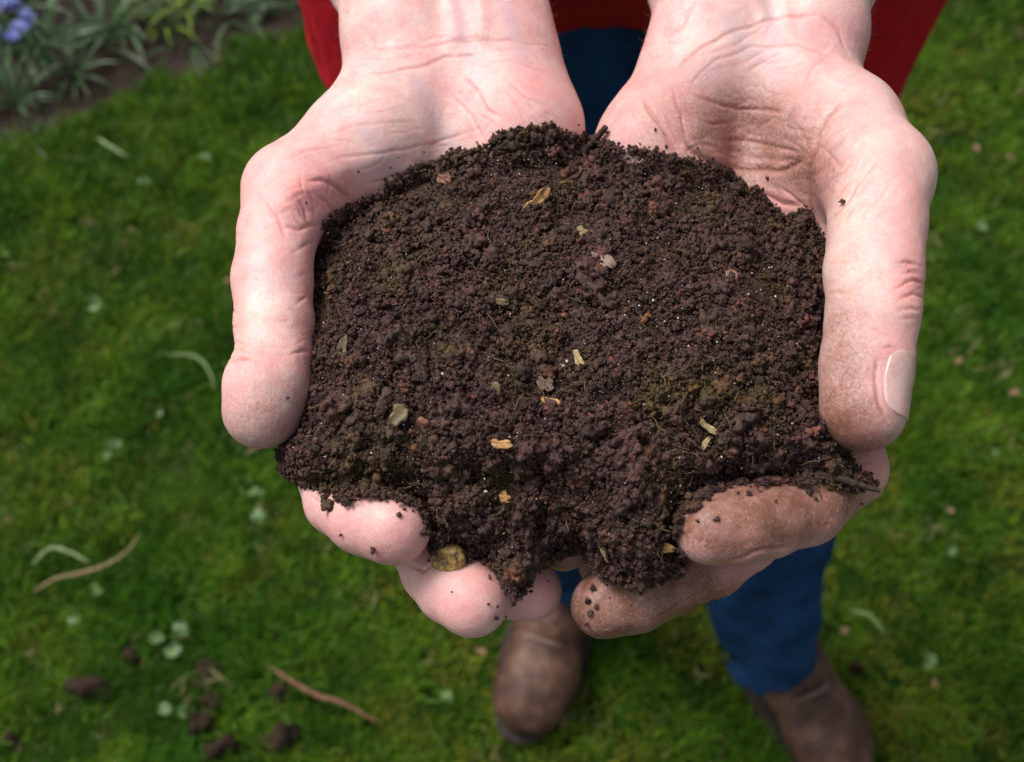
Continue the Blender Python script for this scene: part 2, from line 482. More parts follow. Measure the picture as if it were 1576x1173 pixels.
far = (np.abs(b[0][:, 0]) > 1.7) | (b[0][:, 1] > 2.6) | (b[0][:, 1] < -0.25)
gr = instancer('grass', np.concatenate([a[0], b[0][far]]), np.concatenate([a[1], b[1][far]]), np.concatenate([a[2], b[2][far]]),
          np.concatenate([a[3], b[3][far]]), clumps, kind='stuff')
tag(gr, 'short mossy green lawn grass covering the ground', 'grass', kind='stuff')

# ------------------------------------------------------------------ hands
BO = lambda pts, k=4.0: (pts, k)
HANDS = []
# every row: (u, v, depth mm, radius mm) along a bone or a muscle; u, v are places in the photograph
hand_a = dict(
    palm=[[(560, -260, 520, 25), (600, -60, 478, 24), (622, 60, 458, 21), (640, 120, 454, 20)],
          [(715, -260, 520, 25), (748, -60, 478, 23), (762, 60, 458, 20), (770, 110, 455, 21)],
          [(650, 165, 452, 21), (560, 220, 436, 19), (455, 288, 416, 15.5)],
          [(765, 115, 455, 20), (792, 200, 448, 23), (800, 330, 446, 23), (790, 520, 446, 20)],
          [(600, 190, 454, 23), (600, 300, 452, 24)],
          [(700, 130, 460, 22), (690, 300, 462, 22), (640, 500, 455, 22)],
          [(520, 300, 436, 17), (520, 420, 436, 17), (520, 560, 432, 13)],
          [(520, 560, 432, 13), (620, 640, 440, 14), (700, 680, 444, 14), (780, 640, 446, 14)]],
    thumb=[(446, 304, 413, 15.0), (428, 355, 404, 12.8), (420, 430, 393, 12.6), (422, 500, 386, 12.3), (422, 548, 382, 11.6), (410, 592, 377, 13.0), (403, 632, 374, 12.2)],
    fingers=[[(520, 570, 430, 12), (497, 690, 398, 11.5), (525, 770, 374, 11.2), (560, 795, 366, 11.3), (603, 814, 361, 11.2)],
             [(610, 650, 438, 12), (630, 800, 402, 11), (672, 878, 382, 10.8), (696, 902, 375, 11.3), (727, 925, 369, 11.2)],
             [(700, 680, 442, 11), (690, 830, 410, 10.5), (755, 885, 394, 10), (785, 900, 389, 10.2), (817, 908, 386, 9.7)],
             [(780, 650, 446, 10), (780, 790, 418, 9), (835, 835, 404, 8), (868, 843, 400, 7.6)]],
    tendons=[([(672, -140), (690, -20), (700, 55)], 1.3, 13), ([(725, -140), (738, -20), (742, 50)], 1.1, 12), ([(580, 240), (500, 270), (450, 300)], 1.0, 22), ([(445, 300), (418, 300)], 1.2, 26),
             ([(408, 545), (430, 548)], -0.5, 16)])
hand_b = dict(
    palm=[[(1080, -260, 515, 24), (1090, -40, 472, 22), (1097, 50, 455, 20), (1085, 110, 453, 20)],
          [(1275, -260, 515, 25), (1255, -40, 472, 22), (1243, 50, 455, 20), (1225, 120, 452, 20)],
          [(1215, 140, 450, 21), (1290, 205, 430, 20), (1345, 268, 408, 17)],
          [(1075, 110, 453, 20), (1018, 230, 442, 22), (1030, 380, 440, 22), (1040, 540, 444, 19)],
          [(1240, 210, 450, 22), (1225, 300, 447, 22)],
          [(1160, 120, 460, 22), (1135, 300, 462, 22), (1140, 500, 455, 22)],
          [(1290, 300, 436, 18), (1290, 420, 434, 16), (1290, 580, 430, 13)],
          [(1290, 580, 430, 13), (1200, 660, 440, 14), (1120, 680, 444, 14), (1050, 620, 446, 14)]],
    thumb=[(1350, 275, 407, 17.5), (1350, 340, 392, 15.4), (1344, 420, 379, 14.7), (1341, 490, 372, 13.7), (1333, 560, 368, 13.4), (1327, 632, 364, 12.7)],
    fingers=[[(1290, 590, 430, 12.5), (1306, 722, 396, 12), (1240, 782, 370, 11.6), (1180, 800, 362, 11.2), (1140, 808, 357, 11.3), (1093, 815, 354, 10.8)],
             [(1210, 670, 438, 12), (1150, 826, 404, 11.0), (1098, 876, 392, 9.0), (1035, 905, 384, 8.9), (980, 922, 378, 10.2), (930, 932, 376, 10.2)],
             [(1120, 690, 442, 11), (1070, 820, 418, 10), (990, 855, 408, 9), (930, 872, 404, 8.2)],
             [(1050, 650, 446, 10), (990, 780, 424, 9), (930, 820, 412, 7.5), (897, 838, 408, 6.5)]],
    tendons=[([(1150, -140), (1160, -30), (1172, 30)], 1.2, 13), ([(1200, -140), (1205, -20), (1210, 30)], 1.0, 12), ([(1370, 250), (1400, 290)], 1.0, 26), ([(1300, 200), (1350, 260)], 1.0, 30),
             ([(1120, 205), (1170, 212)], -1.2, 50), ([(1395, 440), (1412, 470)], 0.8, 18), ([(1075, 200), (1060, 240)], 0.8, 18)])
creases_a = [([(466, 281), (492, 277), (520, 288), (545, 312)], 0.8, 2.2), ([(436, 345), (462, 354), (496, 341)], 0.6, 2.0),
             ([(480, 300), (505, 312), (520, 335)], 0.5, 1.8), ([(450, 300), (470, 325), (480, 350)], 0.35, 1.5),
             ([(513, 243), (598, 234), (683, 217), (720, 200)], 0.30, 1.6), ([(560, 285), (610, 268), (680, 245)], 0.30, 1.8),
             ([(430, 250), (470, 232), (520, 226)], 0.2, 1.8), ([(500, 205), (560, 190), (640, 188)], 0.15, 2.0),
             ([(564, 112), (600, 108), (641, 104), (690, 88), (740, 84)], 0.45, 2.0), ([(590, 78), (660, 70), (740, 60), (800, 62)], 0.25, 1.6),
             ([(709, 111), (735, 140), (752, 170), (772, 182)], 0.45, 1.8), ([(690, 140), (728, 180), (745, 215)], 0.35, 1.8),
             ([(780, 120), (810, 150), (850, 165)], 0.2, 1.6),
             ([(352, 560), (372, 552), (395, 553)], 1.0, 1.6), ([(355, 530), (372, 526), (385, 530)], 0.5, 1.2), ([(350, 505), (366, 500), (374, 503)], 0.5, 1.2),
             ([(440, 548), (465, 540), (480, 542)], 0.5, 1.4), ([(452, 470), (470, 455), (482, 458)], 0.5, 1.5), ([(455, 385), (475, 372), (492, 372)], 0.5, 1.6),
             ([(400, 300), (425, 330), (440, 370)], 0.25, 1.8), ([(352, 470), (362, 480), (372, 478)], 0.4, 1.2),
             ([(628, 868), (650, 880), (672, 868)], 0.9, 1.4), ([(470, 760), (492, 775), (500, 800)], 0.5, 1.3)]
creases_b = [([(1300, 153), (1275, 178), (1259, 205), (1257, 230), (1246, 256), (1248, 298), (1252, 345)], 1.0, 2.2),
             ([(1327, 273), (1306, 307), (1272, 345)], 0.55, 1.6), ([(1262, 222), (1285, 245), (1300, 262)], 0.35, 1.5),
             ([(1285, 232), (1270, 270), (1262, 300)], 0.35, 1.5), ([(1355, 245), (1335, 268), (1322, 290)], 0.3, 1.5),
             ([(1072, 149), (1100, 155), (1136, 166), (1212, 172)], 0.6, 1.8), ([(1080, 187), (1110, 190), (1136, 184)], 0.45, 1.4),
             ([(1050, 217), (1075, 238), (1101, 252), (1153, 260), (1204, 262), (1243, 244)], 0.9, 2.4),
             ([(1110, 213), (1145, 214), (1178, 222), (1236, 236)], 0.6, 1.8), ([(1130, 160), (1136, 172), (1134, 186)], 0.3, 1.2),
             ([(985, 145), (1000, 168), (1021, 200), (1042, 242), (1058, 262)], 0.8, 2.0), ([(1046, 165), (1052, 195), (1060, 225), (1084, 250)], 0.45, 1.6),
             ([(1035, 130), (1040, 150), (1046, 172)], 0.3, 1.6), ([(1153, 286), (1180, 300), (1204, 314), (1240, 318)], 0.7, 1.9),
             ([(1200, 286), (1225, 305), (1245, 322)], 0.5, 1.6), ([(1215, 180), (1235, 205), (1250, 235)], 0.3, 1.6),
             ([(1160, 110), (1180, 140), (1230, 150)], 0.15, 1.8), ([(1110, 225), (1160, 240), (1220, 248)], 0.4, 1.6),
             ([(1040, 110), (1075, 75), (1118, 51), (1187, 30), (1255, 20)], 0.4, 1.8), ([(1060, 130), (1100, 90), (1160, 72), (1230, 68), (1290, 90)], 0.3, 1.6),
             ([(1255, 17), (1290, 45), (1306, 85)], 0.35, 1.6), ([(1020, 60), (1050, 40), (1075, 0)], 0.3, 1.6),
             ([(1374, 405), (1397, 402), (1422, 412)], 0.5, 1.3), ([(1374, 447), (1404, 430), (1426, 437)], 0.8, 1.4), ([(1380, 462), (1402, 452), (1424, 460)], 0.7, 1.4),
             ([(1385, 425), (1400, 418), (1420, 424)], 0.5, 1.2), ([(1268, 455), (1290, 448), (1310, 450)], 0.35, 1.4), ([(1380, 478), (1400, 474), (1418, 480)], 0.5, 1.3),
             ([(1350, 548), (1347, 580), (1352, 622), (1366, 656)], 0.7, 1.6), ([(1352, 538), (1368, 532), (1386, 540)], 0.6, 1.5),
             ([(1120, 868), (1158, 850), (1215, 843)], 0.9, 1.6), ([(1010, 952), (1060, 925), (1090, 905)], 0.6, 1.4),
             ([(1262, 748), (1268, 768), (1285, 780)], 0.6, 1.4), ([(1300, 700), (1325, 712), (1352, 712)], 0.5, 1.4)]

def fine_lines(regions, seed):
    rg = np.random.default_rng(seed); out = []
    for cx_, cy_, rx, ry, ang, n, L, dep in regions:
        for _ in range(n):
            a = math.radians(ang + rg.normal(0, 16)); u, v = cx_ + rg.uniform(-rx, rx), cy_ + rg.uniform(-ry, ry)
            l = L * rg.uniform(0.5, 1.3); k = rg.normal(0, 0.10) * l
            dx, dy = math.cos(a), math.sin(a)
            pl = [(u + dx * l * t - dy * k * (4 * t * t - 1), v + dy * l * t + dx * k * (4 * t * t - 1)) for t in (-.5, -.25, 0, .25, .5)]
            out.append((pl, dep * rg.uniform(0.5, 1.2), rg.uniform(1.0, 1.5)))
    return out
creases_a += fine_lines([(500, 310, 40, 30, 60, 26, 40, .26), (480, 300, 50, 30, -20, 16, 34, .22), (640, 190, 110, 60, -12, 14, 70, .13), (600, 250, 90, 30, -10, 12, 55, .15), (370, 430, 12, 110, 5, 26, 16, .26),
                         (455, 430, 20, 110, -10, 22, 22, .24), (400, 545, 40, 16, 0, 9, 34, .28), (790, 150, 60, 45, 50, 12, 40, .13), (700, 85, 130, 30, -5, 12, 90, .15), (560, 100, 20, 50, 70, 6, 30, .12)], 5)
creases_b += fine_lines([(1150, 225, 90, 35, 5, 26, 60, .30), (1130, 170, 70, 30, 8, 14, 45, .24), (1275, 250, 30, 60, -55, 20, 40, .26), (1330, 270, 45, 60, -50, 16, 45, .18), (1200, 300, 50, 22, 25, 12, 40, .30),
                         (1000, 190, 40, 50, 60, 12, 45, .18), (1060, 230, 25, 40, 75, 10, 40, .22), (1400, 450, 18, 50, -5, 20, 26, .36), (1290, 450, 25, 80, 3, 14, 26, .20), (1150, 80, 120, 35, -22, 16, 80, .16),
                         (1250, 180, 40, 40, -60, 10, 40, .18), (1340, 520, 50, 20, 0, 8, 30, .22), (1240, 790, 40, 25, 70, 10, 26, .2), (1060, 915, 50, 20, -20, 10, 30, .2)], 6)
def polydist(U, Vv, pl):
    """distance in px to a polyline and place along it 0..1"""
    best = np.full(len(U), 1e9)
    for (x0, y0), (x1, y1) in zip(pl[:-1], pl[1:]):
        dx, dy = x1 - x0, y1 - y0
        t = np.clip(((U - x0) * dx + (Vv - y0) * dy) / (dx * dx + dy * dy), 0, 1)
        best = np.minimum(best, np.hypot(U - x0 - t * dx, Vv - y0 - t * dy))
    return best
def blob(U, Vv, cx, cy, rx, ry, soft=0.5, ang=0):
    c, s = math.cos(math.radians(ang)), math.sin(math.radians(ang))
    X, Y = U - cx, Vv - cy
    q = np.hypot((X * c + Y * s) / rx, (-X * s + Y * c) / ry)
    return np.clip((1 + soft - q) / (2 * soft), 0, 1)
def seg_dist(V, chain):
    best = np.full(len(V), 1e9)
    for a, b in zip(chain[:-1], chain[1:]):
        A, B = pt(*a[:3]), pt(*b[:3]); ab = B - A
        h = np.clip((V - A) @ ab / (ab @ ab), 0, 1)
        r = a[3] + (b[3] - a[3]) * h
        best = np.minimum(best, np.linalg.norm(V - A - h[:, None] * ab, axis=1) - r)
    return best

def build_hand(H, creases, res=1.15):
    rows = [r for ch in H['palm'] + [H['thumb']] + H['fingers'] for r in ch]
    C = np.array([pt(*r[:3]) for r in rows]); R = np.array([r[3] for r in rows])
    f = Field((C - R[:, None]).min(0) - 4, (C + R[:, None]).max(0) + 4, res)
    palm = f.blank()
    for ch in H['palm']:
        for a, b in zip(ch[:-1], ch[1:]): f.cone(palm, pt(*a[:3]), pt(*b[:3]), a[3], b[3], 11.0)
    th = f.blank()
    for a, b in zip(H['thumb'][:-1], H['thumb'][1:]): f.cone(th, pt(*a[:3]), pt(*b[:3]), a[3], b[3], 2.5)
    F = f.merge(palm, th, 9.0)
    fs = None
    for ch in H['fingers']:
        g = f.blank()
        for a, b in zip(ch[:-1], ch[1:]): f.cone(g, pt(*a[:3]), pt(*b[:3]), a[3], b[3], 2.5)
        fs = g if fs is None else f.merge(fs, g, 1.6)
    F = f.merge(F, fs, 5.0)
    V, Fc = f.mesh(F)
    V = relax(V, Fc, 3, 0.5)
    V, Fc = subdivide(V, Fc)
    V = relax(V, Fc, 1, 0.5)
    N = vnormals(V, Fc)
    # N must point outward; test with the field gradient: away from the palm axis
    cen = V.mean(0)
    sgn = 1.0 if np.mean(np.einsum('ij,ij->i', N, V - cen)) > 0 else -1.0
    N = N * sgn
    U = 788 + V[:, 0] / V[:, 2] * FPX; Vv = 586.5 - V[:, 1] / V[:, 2] * FPX
    face = np.clip(-N[:, 2] * 3 + 0.6, 0, 1)          # palm side
    disp = 0.55 * noise3(V, 1 / 19.0, 4) + 0.13 * noise3(V, 1 / 7.0, 5) + 0.06 * noise3(V, 1 / 2.2, 6)
    crease = np.zeros(len(V))
    wob = 3.0 * noise3(V, 1 / 6.0, 8)
    for pl, dep, wd in creases:
        x = np.array(pl, float); lo = x.min(0) - 30; hi = x.max(0) + 30
        m = (U > lo[0]) & (U < hi[0]) & (Vv > lo[1]) & (Vv < hi[1]) & (face > 0)
        if not m.any(): continue
        d = polydist(U[m] + wob[m], Vv[m] + wob[m] * 0.7, pl)
        # ends fade
        e = np.minimum(np.hypot(U[m] - pl[0][0], Vv[m] - pl[0][1]), np.hypot(U[m] - pl[-1][0], Vv[m] - pl[-1][1]))
        tp = np.clip(e / 18, 0.15, 1)
        g = np.exp(-(d / (wd * 1.45)) ** 2) * tp
        ridge = np.exp(-((d - wd * 4.5) / (wd * 3)) ** 2) * tp
        disp[m] += (-g * dep * 0.95 + ridge * dep * 0.10) * face[m]
        crease[m] = np.maximum(crease[m], g * min(1, dep + 0.25) * face[m])
    for pl, hgt, wd in H['tendons']:
        d = polydist(U, Vv, pl); disp += hgt * np.exp(-(d / wd) ** 2) * face
    V = V + N * disp[:, None]
    return V, Fc, U, Vv, N, crease, face

def attrs_common(V, U, Vv, crease):
    return dict(crease=crease)
VA, FA, UA, WA_, NA_, crA, fcA = build_hand(hand_a, creases_a)
VB, FB, UB, WB_, NB_, crB, fcB = build_hand(hand_b, creases_b)

dirtA = (0.50 * blob(UA, WA_, 398, 655, 75, 50, 0.5) + 0.22 * blob(UA, WA_, 400, 600, 60, 60, 0.5) + 0.16 * blob(UA, WA_, 600, 820, 90, 60, 0.5)
         + 0.10 * blob(UA, WA_, 725, 925, 70, 60) + 0.15 * blob(UA, WA_, 480, 540, 22, 120, 0.6))
warmA = (0.10 * blob(UA, WA_, 570, 810, 100, 60, 0.5) + 0.25 * blob(UA, WA_, 400, 540, 50, 40, 0.8) + 0.55 * blob(UA, WA_, 505, 300, 45, 32, 0.7) + 0.30 * blob(UA, WA_, 430, 280, 60, 50, 0.8) + 0.35 * blob(UA, WA_, 725, 930, 65, 60, 0.5)
         + 0.55 * blob(UA, WA_, 830, 915, 45, 50, 0.5) + 0.9 * blob(UA, WA_, 885, 840, 30, 30) + 0.5 * blob(UA, WA_, 470, 500, 14, 90, 0.6)
         + 0.30 * blob(UA, WA_, 365, 420, 14, 140, 0.7) + 0.16 * blob(UA, WA_, 820, 140, 70, 60, 0.8) + 0.12 * blob(UA, WA_, 420, 450, 60, 150, 0.6))
veinA = 0
for pl in ([(700, -20), (712, 60), (740, 110)], [(770, -20), (790, 50), (800, 90)], [(640, 120), (660, 170), (690, 220)], [(560, 200), (600, 260)]):
    veinA = np.maximum(veinA, np.exp(-(polydist(UA, WA_, pl) / 14) ** 2))
dirtB = (0.95 * blob(UB, WB_, 1165, 790, 150, 60, 0.35, -8) + 0.95 * blob(UB, WB_, 985, 940, 130, 60, 0.3, -10) + 0.70 * blob(UB, WB_, 1310, 665, 80, 50, 0.6)
         + 0.50 * blob(UB, WB_, 1290, 590, 45, 110, 0.6) + 0.25 * blob(UB, WB_, 1150, 205, 110, 60, 0.7) + 0.20 * blob(UB, WB_, 1150, 160, 60, 25, 0.9) + 0.25 * blob(UB, WB_, 1250, 300, 30, 70, 0.7)
         + 0.35 * blob(UB, WB_, 1120, 890, 60, 40, 0.5) + 0.3 * blob(UB, WB_, 1320, 730, 60, 60, 0.5) + 0.22 * blob(UB, WB_, 1180, 270, 90, 30, 0.6))
dirtB += 0.35 * blob(UB, WB_, 1000, 930, 130, 60, 0.5) + 0.62 * blob(UB, WB_, 1130, 205, 150, 80, 0.7, 10) + 0.2 * blob(UB, WB_, 1240, 300, 60, 80, 0.7) + 0.35 * blob(UB, WB_, 1300, 520, 65, 150, 0.6) + 1.2 * blob(UB, WB_, 906, 930, 11, 52, 0.5, 4) + 0.4 * blob(UB, WB_, 1180, 790, 150, 60, 0.4, -8)
dirtB = np.clip(dirtB, 0, 1.25)
warmB = (0.35 * blob(UB, WB_, 1245, 250, 22, 30, 0.9) + 0.30 * blob(UB, WB_, 1405, 300, 30, 150, 0.6) + 0.55 * blob(UB, WB_, 1405, 440, 28, 40, 0.7)
         + 0.35 * blob(UB, WB_, 1385, 530, 30, 30, 0.7) + 0.7 * blob(UB, WB_, 1325, 710, 50, 40, 0.5) + 0.3 * blob(UB, WB_, 1180, 810, 140, 70)
         + 0.5 * blob(UB, WB_, 1130, 890, 70, 40, 0.5) + 0.9 * blob(UB, WB_, 900, 838, 26, 30, 0.4) + 0.22 * blob(UB, WB_, 1200, 310, 60, 30, 0.8) + 0.25 * blob(UB, WB_, 1010, 90, 50, 40, 0.8))
veinB = 0
for pl in ([(1180, -20), (1190, 40), (1175, 90), (1200, 120)], [(1120, 30), (1150, 80), (1190, 85)], [(1100, 100), (1080, 120)]):
    veinB = np.maximum(veinB, np.exp(-(polydist(UB, WB_, pl) / 14) ** 2))
VW = [cam_to_world(VA), cam_to_world(VB)]

# rest of the body (under the clothes and above the frame), world metres -> mm field
def wfield(lo, hi, res): return Field(np.array(lo) * 1000, np.array(hi) * 1000, res)
def wc(f, F, a, b, ra, rb, k=20, flat=None, op='u'):
    f.cone(F, np.array(a) * 1000, np.array(b) * 1000, ra * 1000, rb * 1000, k, flat, op, 40)
BX, BY = 0.065, 0.60
armA0 = W(640, -180, 500); armB0 = W(1180, -180, 497)
elA, elB = Vector((-0.125, 0.585, 1.10)), Vector((0.27, 0.585, 1.10))
shA, shB = Vector((BX - 0.175, 0.63, 1.40)), Vector((BX + 0.175, 0.63, 1.40))
f = wfield((-0.25, 0.35, 0.05), (0.40, 0.85, 1.86), 9.0); F = f.blank()
wc(f, F, armA0, elA, .030, .040); wc(f, F, elA, shA, .040, .052)
wc(f, F, armB0, elB, .030, .040); wc(f, F, elB, shB, .040, .052)
for s in (-1, 1):
    wc(f, F, (BX + s * 0.055, BY + .01, 0.97), (BX + s * 0.07, BY + .01, 1.33), .088, .10, 40)
wc(f, F, shA, shB, .055, .055, 40)
wc(f, F, (BX, .63, 1.40), (BX, .61, 1.52), .055, .055, 30)
wc(f, F, (BX, .60, 1.62), (BX, .59, 1.70), .072, .082, 30)
wc(f, F, (BX, .545, 1.57), (BX, .56, 1.62), .042, .05, 20)
wc(f, F, (BX, .508, 1.60), (BX, .522, 1.64), .012, .009, 12)
for s in (-1, 1):
    wc(f, F, (BX + s * .076, .60, 1.61), (BX + s * .080, .605, 1.65), .012, .016, 8)
F = F.astype(np.float32)
Vr, Fr = f.mesh(F); Vr = relax(Vr, Fr, 2) / 1000.0
person = bpy.data.objects.new('person', None); COL.objects.link(person)
person.location = (BX + 0.07, 0.5, 0)
tag(person, 'person in red jacket, blue jeans and brown shoes holding dark soil in cupped hands', 'person')
def pobj(name, me, parent=person, **props):
    o = obj(name, me, parent, **props)
    if parent is person: o.matrix_parent_inverse = Matrix.Translation(-person.location)
    return o
Vr_n = len(Vr)
allV = np.concatenate([VW[0], VW[1], Vr]); offs = [0, len(VW[0]), len(VW[0]) + len(VW[1])]
allF = np.concatenate([outward(VW[0], FA), outward(VW[1], FB) + offs[1], outward(Vr, Fr) + offs[2]])
z0 = np.zeros(Vr_n)
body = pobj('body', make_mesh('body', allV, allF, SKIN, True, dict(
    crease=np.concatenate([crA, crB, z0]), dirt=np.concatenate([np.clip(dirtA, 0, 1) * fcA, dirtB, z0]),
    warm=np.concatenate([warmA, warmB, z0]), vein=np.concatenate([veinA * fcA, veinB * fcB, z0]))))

HAIRM = simple('arm_hair', (0.20, 0.12, 0.07), 0.5, 0.2, 100, 0)
def hair_strand(seed):
    rg = np.random.default_rng(seed); p = [np.zeros(3)]; d = np.array([0.0, 0, 1.0]); Vs, Fs = [], []
    for k in range(6): d = d + np.array([0.25, rg.normal(0, 0.08), -0.10]); d /= np.linalg.norm(d); p.append(p[-1] + d)
    for k, q in enumerate(p):
        for j in range(3): a = j * 2.094; Vs.append(q + 0.05 * (1 - k / 6.5) * np.array([math.cos(a), math.sin(a), 0]))
    for k in range(6):
        for j in range(3): Fs.append((k * 3 + j, k * 3 + (j + 1) % 3, k * 3 + 3 + (j + 1) % 3, k * 3 + 3 + j))
    return make_mesh('arm_hair', np.array(Vs), np.array(Fs), HAIRM)
HP, HR = [], []
for VV, UU, WW, NN, cu in ((VA, UA, WA_, NA_, 690), (VB, UB, WB_, NB_, 1170)):
    m_ = np.where((WW < 95) & (WW > -120) & (np.abs(UU - cu) > 105))[0]
    m_ = rng.choice(m_, 420, replace=False); HP.append(VW[0][m_] if VV is VA else VW[1][m_])
    nn = NN[m_] * np.array([1, 1, 1.0]); nw = np.stack([nn[:, 0], nn[:, 1] * SP + nn[:, 2] * CP, nn[:, 1] * CP - nn[:, 2] * SP], 1)
    for v_ in nw:
        dv = Vector(v_) * 0.55 + Vector((0, -0.8, -0.1)) + Vector(rng.normal(0, 0.25, 3)); HR.append(tuple(dv.to_track_quat('Z', 'X').to_euler()))
HP = np.concatenate(HP)
ah = instancer('arm_hair', HP - np.array(person.location), np.array(HR), rng.uniform(0.7, 1.3, len(HP)) / 1000, rng.integers(0, 4, len(HP)), [hair_strand(k) for k in range(4)], person, kind='stuff')

# hair on the head (above the frame)
hf = wfield((BX - .13, .48, 1.5), (BX + .13, .74, 1.84), 6.0); HF = hf.blank()
wc(hf, HF, (BX, .615, 1.64), (BX, .60, 1.715), .088, .088, 10)
wc(hf, HF, (BX, .49, 1.58), (BX, .50, 1.66), .075, .07, 12, None, 's')
Vh, Fh = hf.mesh(HF); Vh = relax(Vh, Fh, 2) / 1000
pobj('hair', make_mesh('hair', Vh, outward(Vh, Fh), simple('hair', (0.06, 0.035, 0.02), 0.5, 0.4, 90, 0.5, 0.003)))

# thumb nail, image right
def nail(chain, phi0, phi1, t0, t1, base, skin, name='fingernail'):
    """curved plate on a bone from t0 to t1, angle phi measured from the side facing the camera round to +u"""
    A, B = pt(*chain[0][:3]), pt(*chain[1][:3]); ra, rb = chain[0][3], chain[1][3]
    ax = (B - A) / np.linalg.norm(B - A)
    e1 = np.array([0, 0, -1.0]); e1 -= ax * (e1 @ ax); e1 /= np.linalg.norm(e1)
    e2 = np.array([1.0, 0, 0]); e2 -= ax * (e2 @ ax); e2 -= e1 * (e2 @ e1); e2 /= np.linalg.norm(e2)
    nu, nv = 25, 31; top, bot = [], []
    for j in range(nv):
        for i in range(nu):
            s = i / (nu - 1) * 2 - 1; t = j / (nv - 1)
            # rounded corners
            tt = t0 + (t1 - t0) * (0.5 + (t - 0.5) * (1 - 0.30 * abs(s) ** 3.5))
            half = 0.5 * (phi1 - phi0) * (0.90 + 0.10 * math.sin(math.pi * t))
            ph = math.radians((phi0 + phi1) / 2 + s * half)
            c = A + (B - A) * tt; r = ra + (rb - ra) * min(max(tt, 0), 1)
            dr = e1 * math.cos(ph) + e2 * math.sin(ph)
            rel = skin - c; al = rel @ dr; pe = np.linalg.norm(rel - al[:, None] * dr, axis=1)
            mk = (pe < 1.6) & (al > 0)
            if mk.any(): r = 0.5 * r + 0.5 * float(np.median(al[mk]))
            r = r + base * (1 - 0.8 * s ** 8) * min(1.0, 0.2 + t * 4)
            top.append(c + dr * r); bot.append(c + dr * (r - 1.0))
    Vn = np.array(top + bot); q = []
    I = lambda i, j, b: b * nu * nv + j * nu + i
    for j in range(nv - 1):
        for i in range(nu - 1):
            q.append((I(i, j, 0), I(i + 1, j, 0), I(i + 1, j + 1, 0), I(i, j + 1, 0)))
            q.append((I(i, j, 1), I(i, j + 1, 1), I(i + 1, j + 1, 1), I(i + 1, j, 1)))
    for i in range(nu - 1):
        q.append((I(i, 0, 0), I(i, 0, 1), I(i + 1, 0, 1), I(i + 1, 0, 0))); q.append((I(i, nv - 1, 0), I(i + 1, nv - 1, 0), I(i + 1, nv - 1, 1), I(i, nv - 1, 1)))
    for j in range(nv - 1):
        q.append((I(0, j, 0), I(0, j + 1, 0), I(0, j + 1, 1), I(0, j, 1))); q.append((I(nu - 1, j, 0), I(nu - 1, j, 1), I(nu - 1, j + 1, 1), I(nu - 1, j + 1, 0)))
    Vn = cam_to_world(Vn); q = outward(Vn, np.array(q))
    return make_mesh(name, Vn, q, NAIL)
nm = NM('nail', 0.22, 0.6)
nc = nm.ramp(nm.noise(120, 4, 0.6), [(0.3, (0.58, 0.34, 0.30)), (0.7, (0.68, 0.46, 0.42))]); nc = nm.mix(nm.math('MULTIPLY', nm.ramp(nm.noise(500, 4, 0.7), [(0.45, 0.0), (0.75, 1.0)]), 0.35), nc, (0.36, 0.2, 0.13)); nm.color(nc); nm.normal(nm.bump(nm.noise(350, 3, 0.6), 0.12, 0.0005))
nm.b.inputs['Subsurface Weight'].default_value = 0.2; nm.b.inputs['Subsurface Scale'].default_value = 0.002
NAIL = nm.m
nl = pobj('fingernail', nail([(1336, 548, 368, 13.7), (1329, 636, 364, 13.0)], 6, 96, -0.02, 1.10, 0.20, VB[np.linalg.norm(VB - pt(1334, 600, 366), axis=1) < 32]), person)
nl.parent = body; nl.matrix_parent_inverse = Matrix.Identity(4)

# ------------------------------------------------------------------ the soil heap
POLY = [(497, 345), (500, 338), (545, 318), (590, 298), (612, 275), (660, 258), (700, 238), (745, 232), (770, 206), (800, 204), (815, 200), (850, 196), (870, 210), (905, 212), (930, 222),
        (975, 232), (1012, 236), (1050, 246), (1085, 250), (1115, 262), (1140, 285), (1170, 300), (1190, 322), (1212, 338), (1240, 325), (1252, 350),
        (1275, 400), (1285, 470), (1280, 560), (1278, 620), (1310, 665), (1298, 700), (1316, 728), (1345, 748), (1300, 748), (1262, 738), (1200, 738), (1125, 742), (1075, 765), (1040, 800),
        (1033, 835), (1050, 862), (1052, 880), (1020, 890), (985, 905), (950, 893), (925, 880), (905, 855), (895, 840), (880, 848), (850, 858), (825, 872), (808, 895),
        (795, 925), (782, 905), (770, 880), (745, 855), (715, 850), (690, 838), (668, 850), (660, 810), (645, 780), (610, 762), (570, 758), (525, 770), (500, 752), (465, 745), (436, 725),
        (432, 690), (455, 655), (452, 600), (452, 500), (460, 430), (475, 395)]
POLYA = np.array(POLY, float)
def poly_sd(U, Vv):
    """px, negative inside"""
    U = np.asarray(U, float); Vv = np.asarray(Vv, float)
    d = np.full(U.shape, 1e9); ins = np.zeros(U.shape, bool)
    n = len(POLYA)
    for i in range(n):
        x0, y0 = POLYA[i]; x1, y1 = POLYA[(i + 1) % n]
        dx, dy = x1 - x0, y1 - y0
        t = np.clip(((U - x0) * dx + (Vv - y0) * dy) / (dx * dx + dy * dy), 0, 1)
        d = np.minimum(d, np.hypot(U - x0 - t * dx, Vv - y0 - t * dy))
        c = ((y0 > Vv) != (y1 > Vv)) & (U < (x1 - x0) * (Vv - y0) / np.where(y1 == y0, 1e-9, (y1 - y0)) + x0)
        ins ^= c
    return np.where(ins, -d, d)
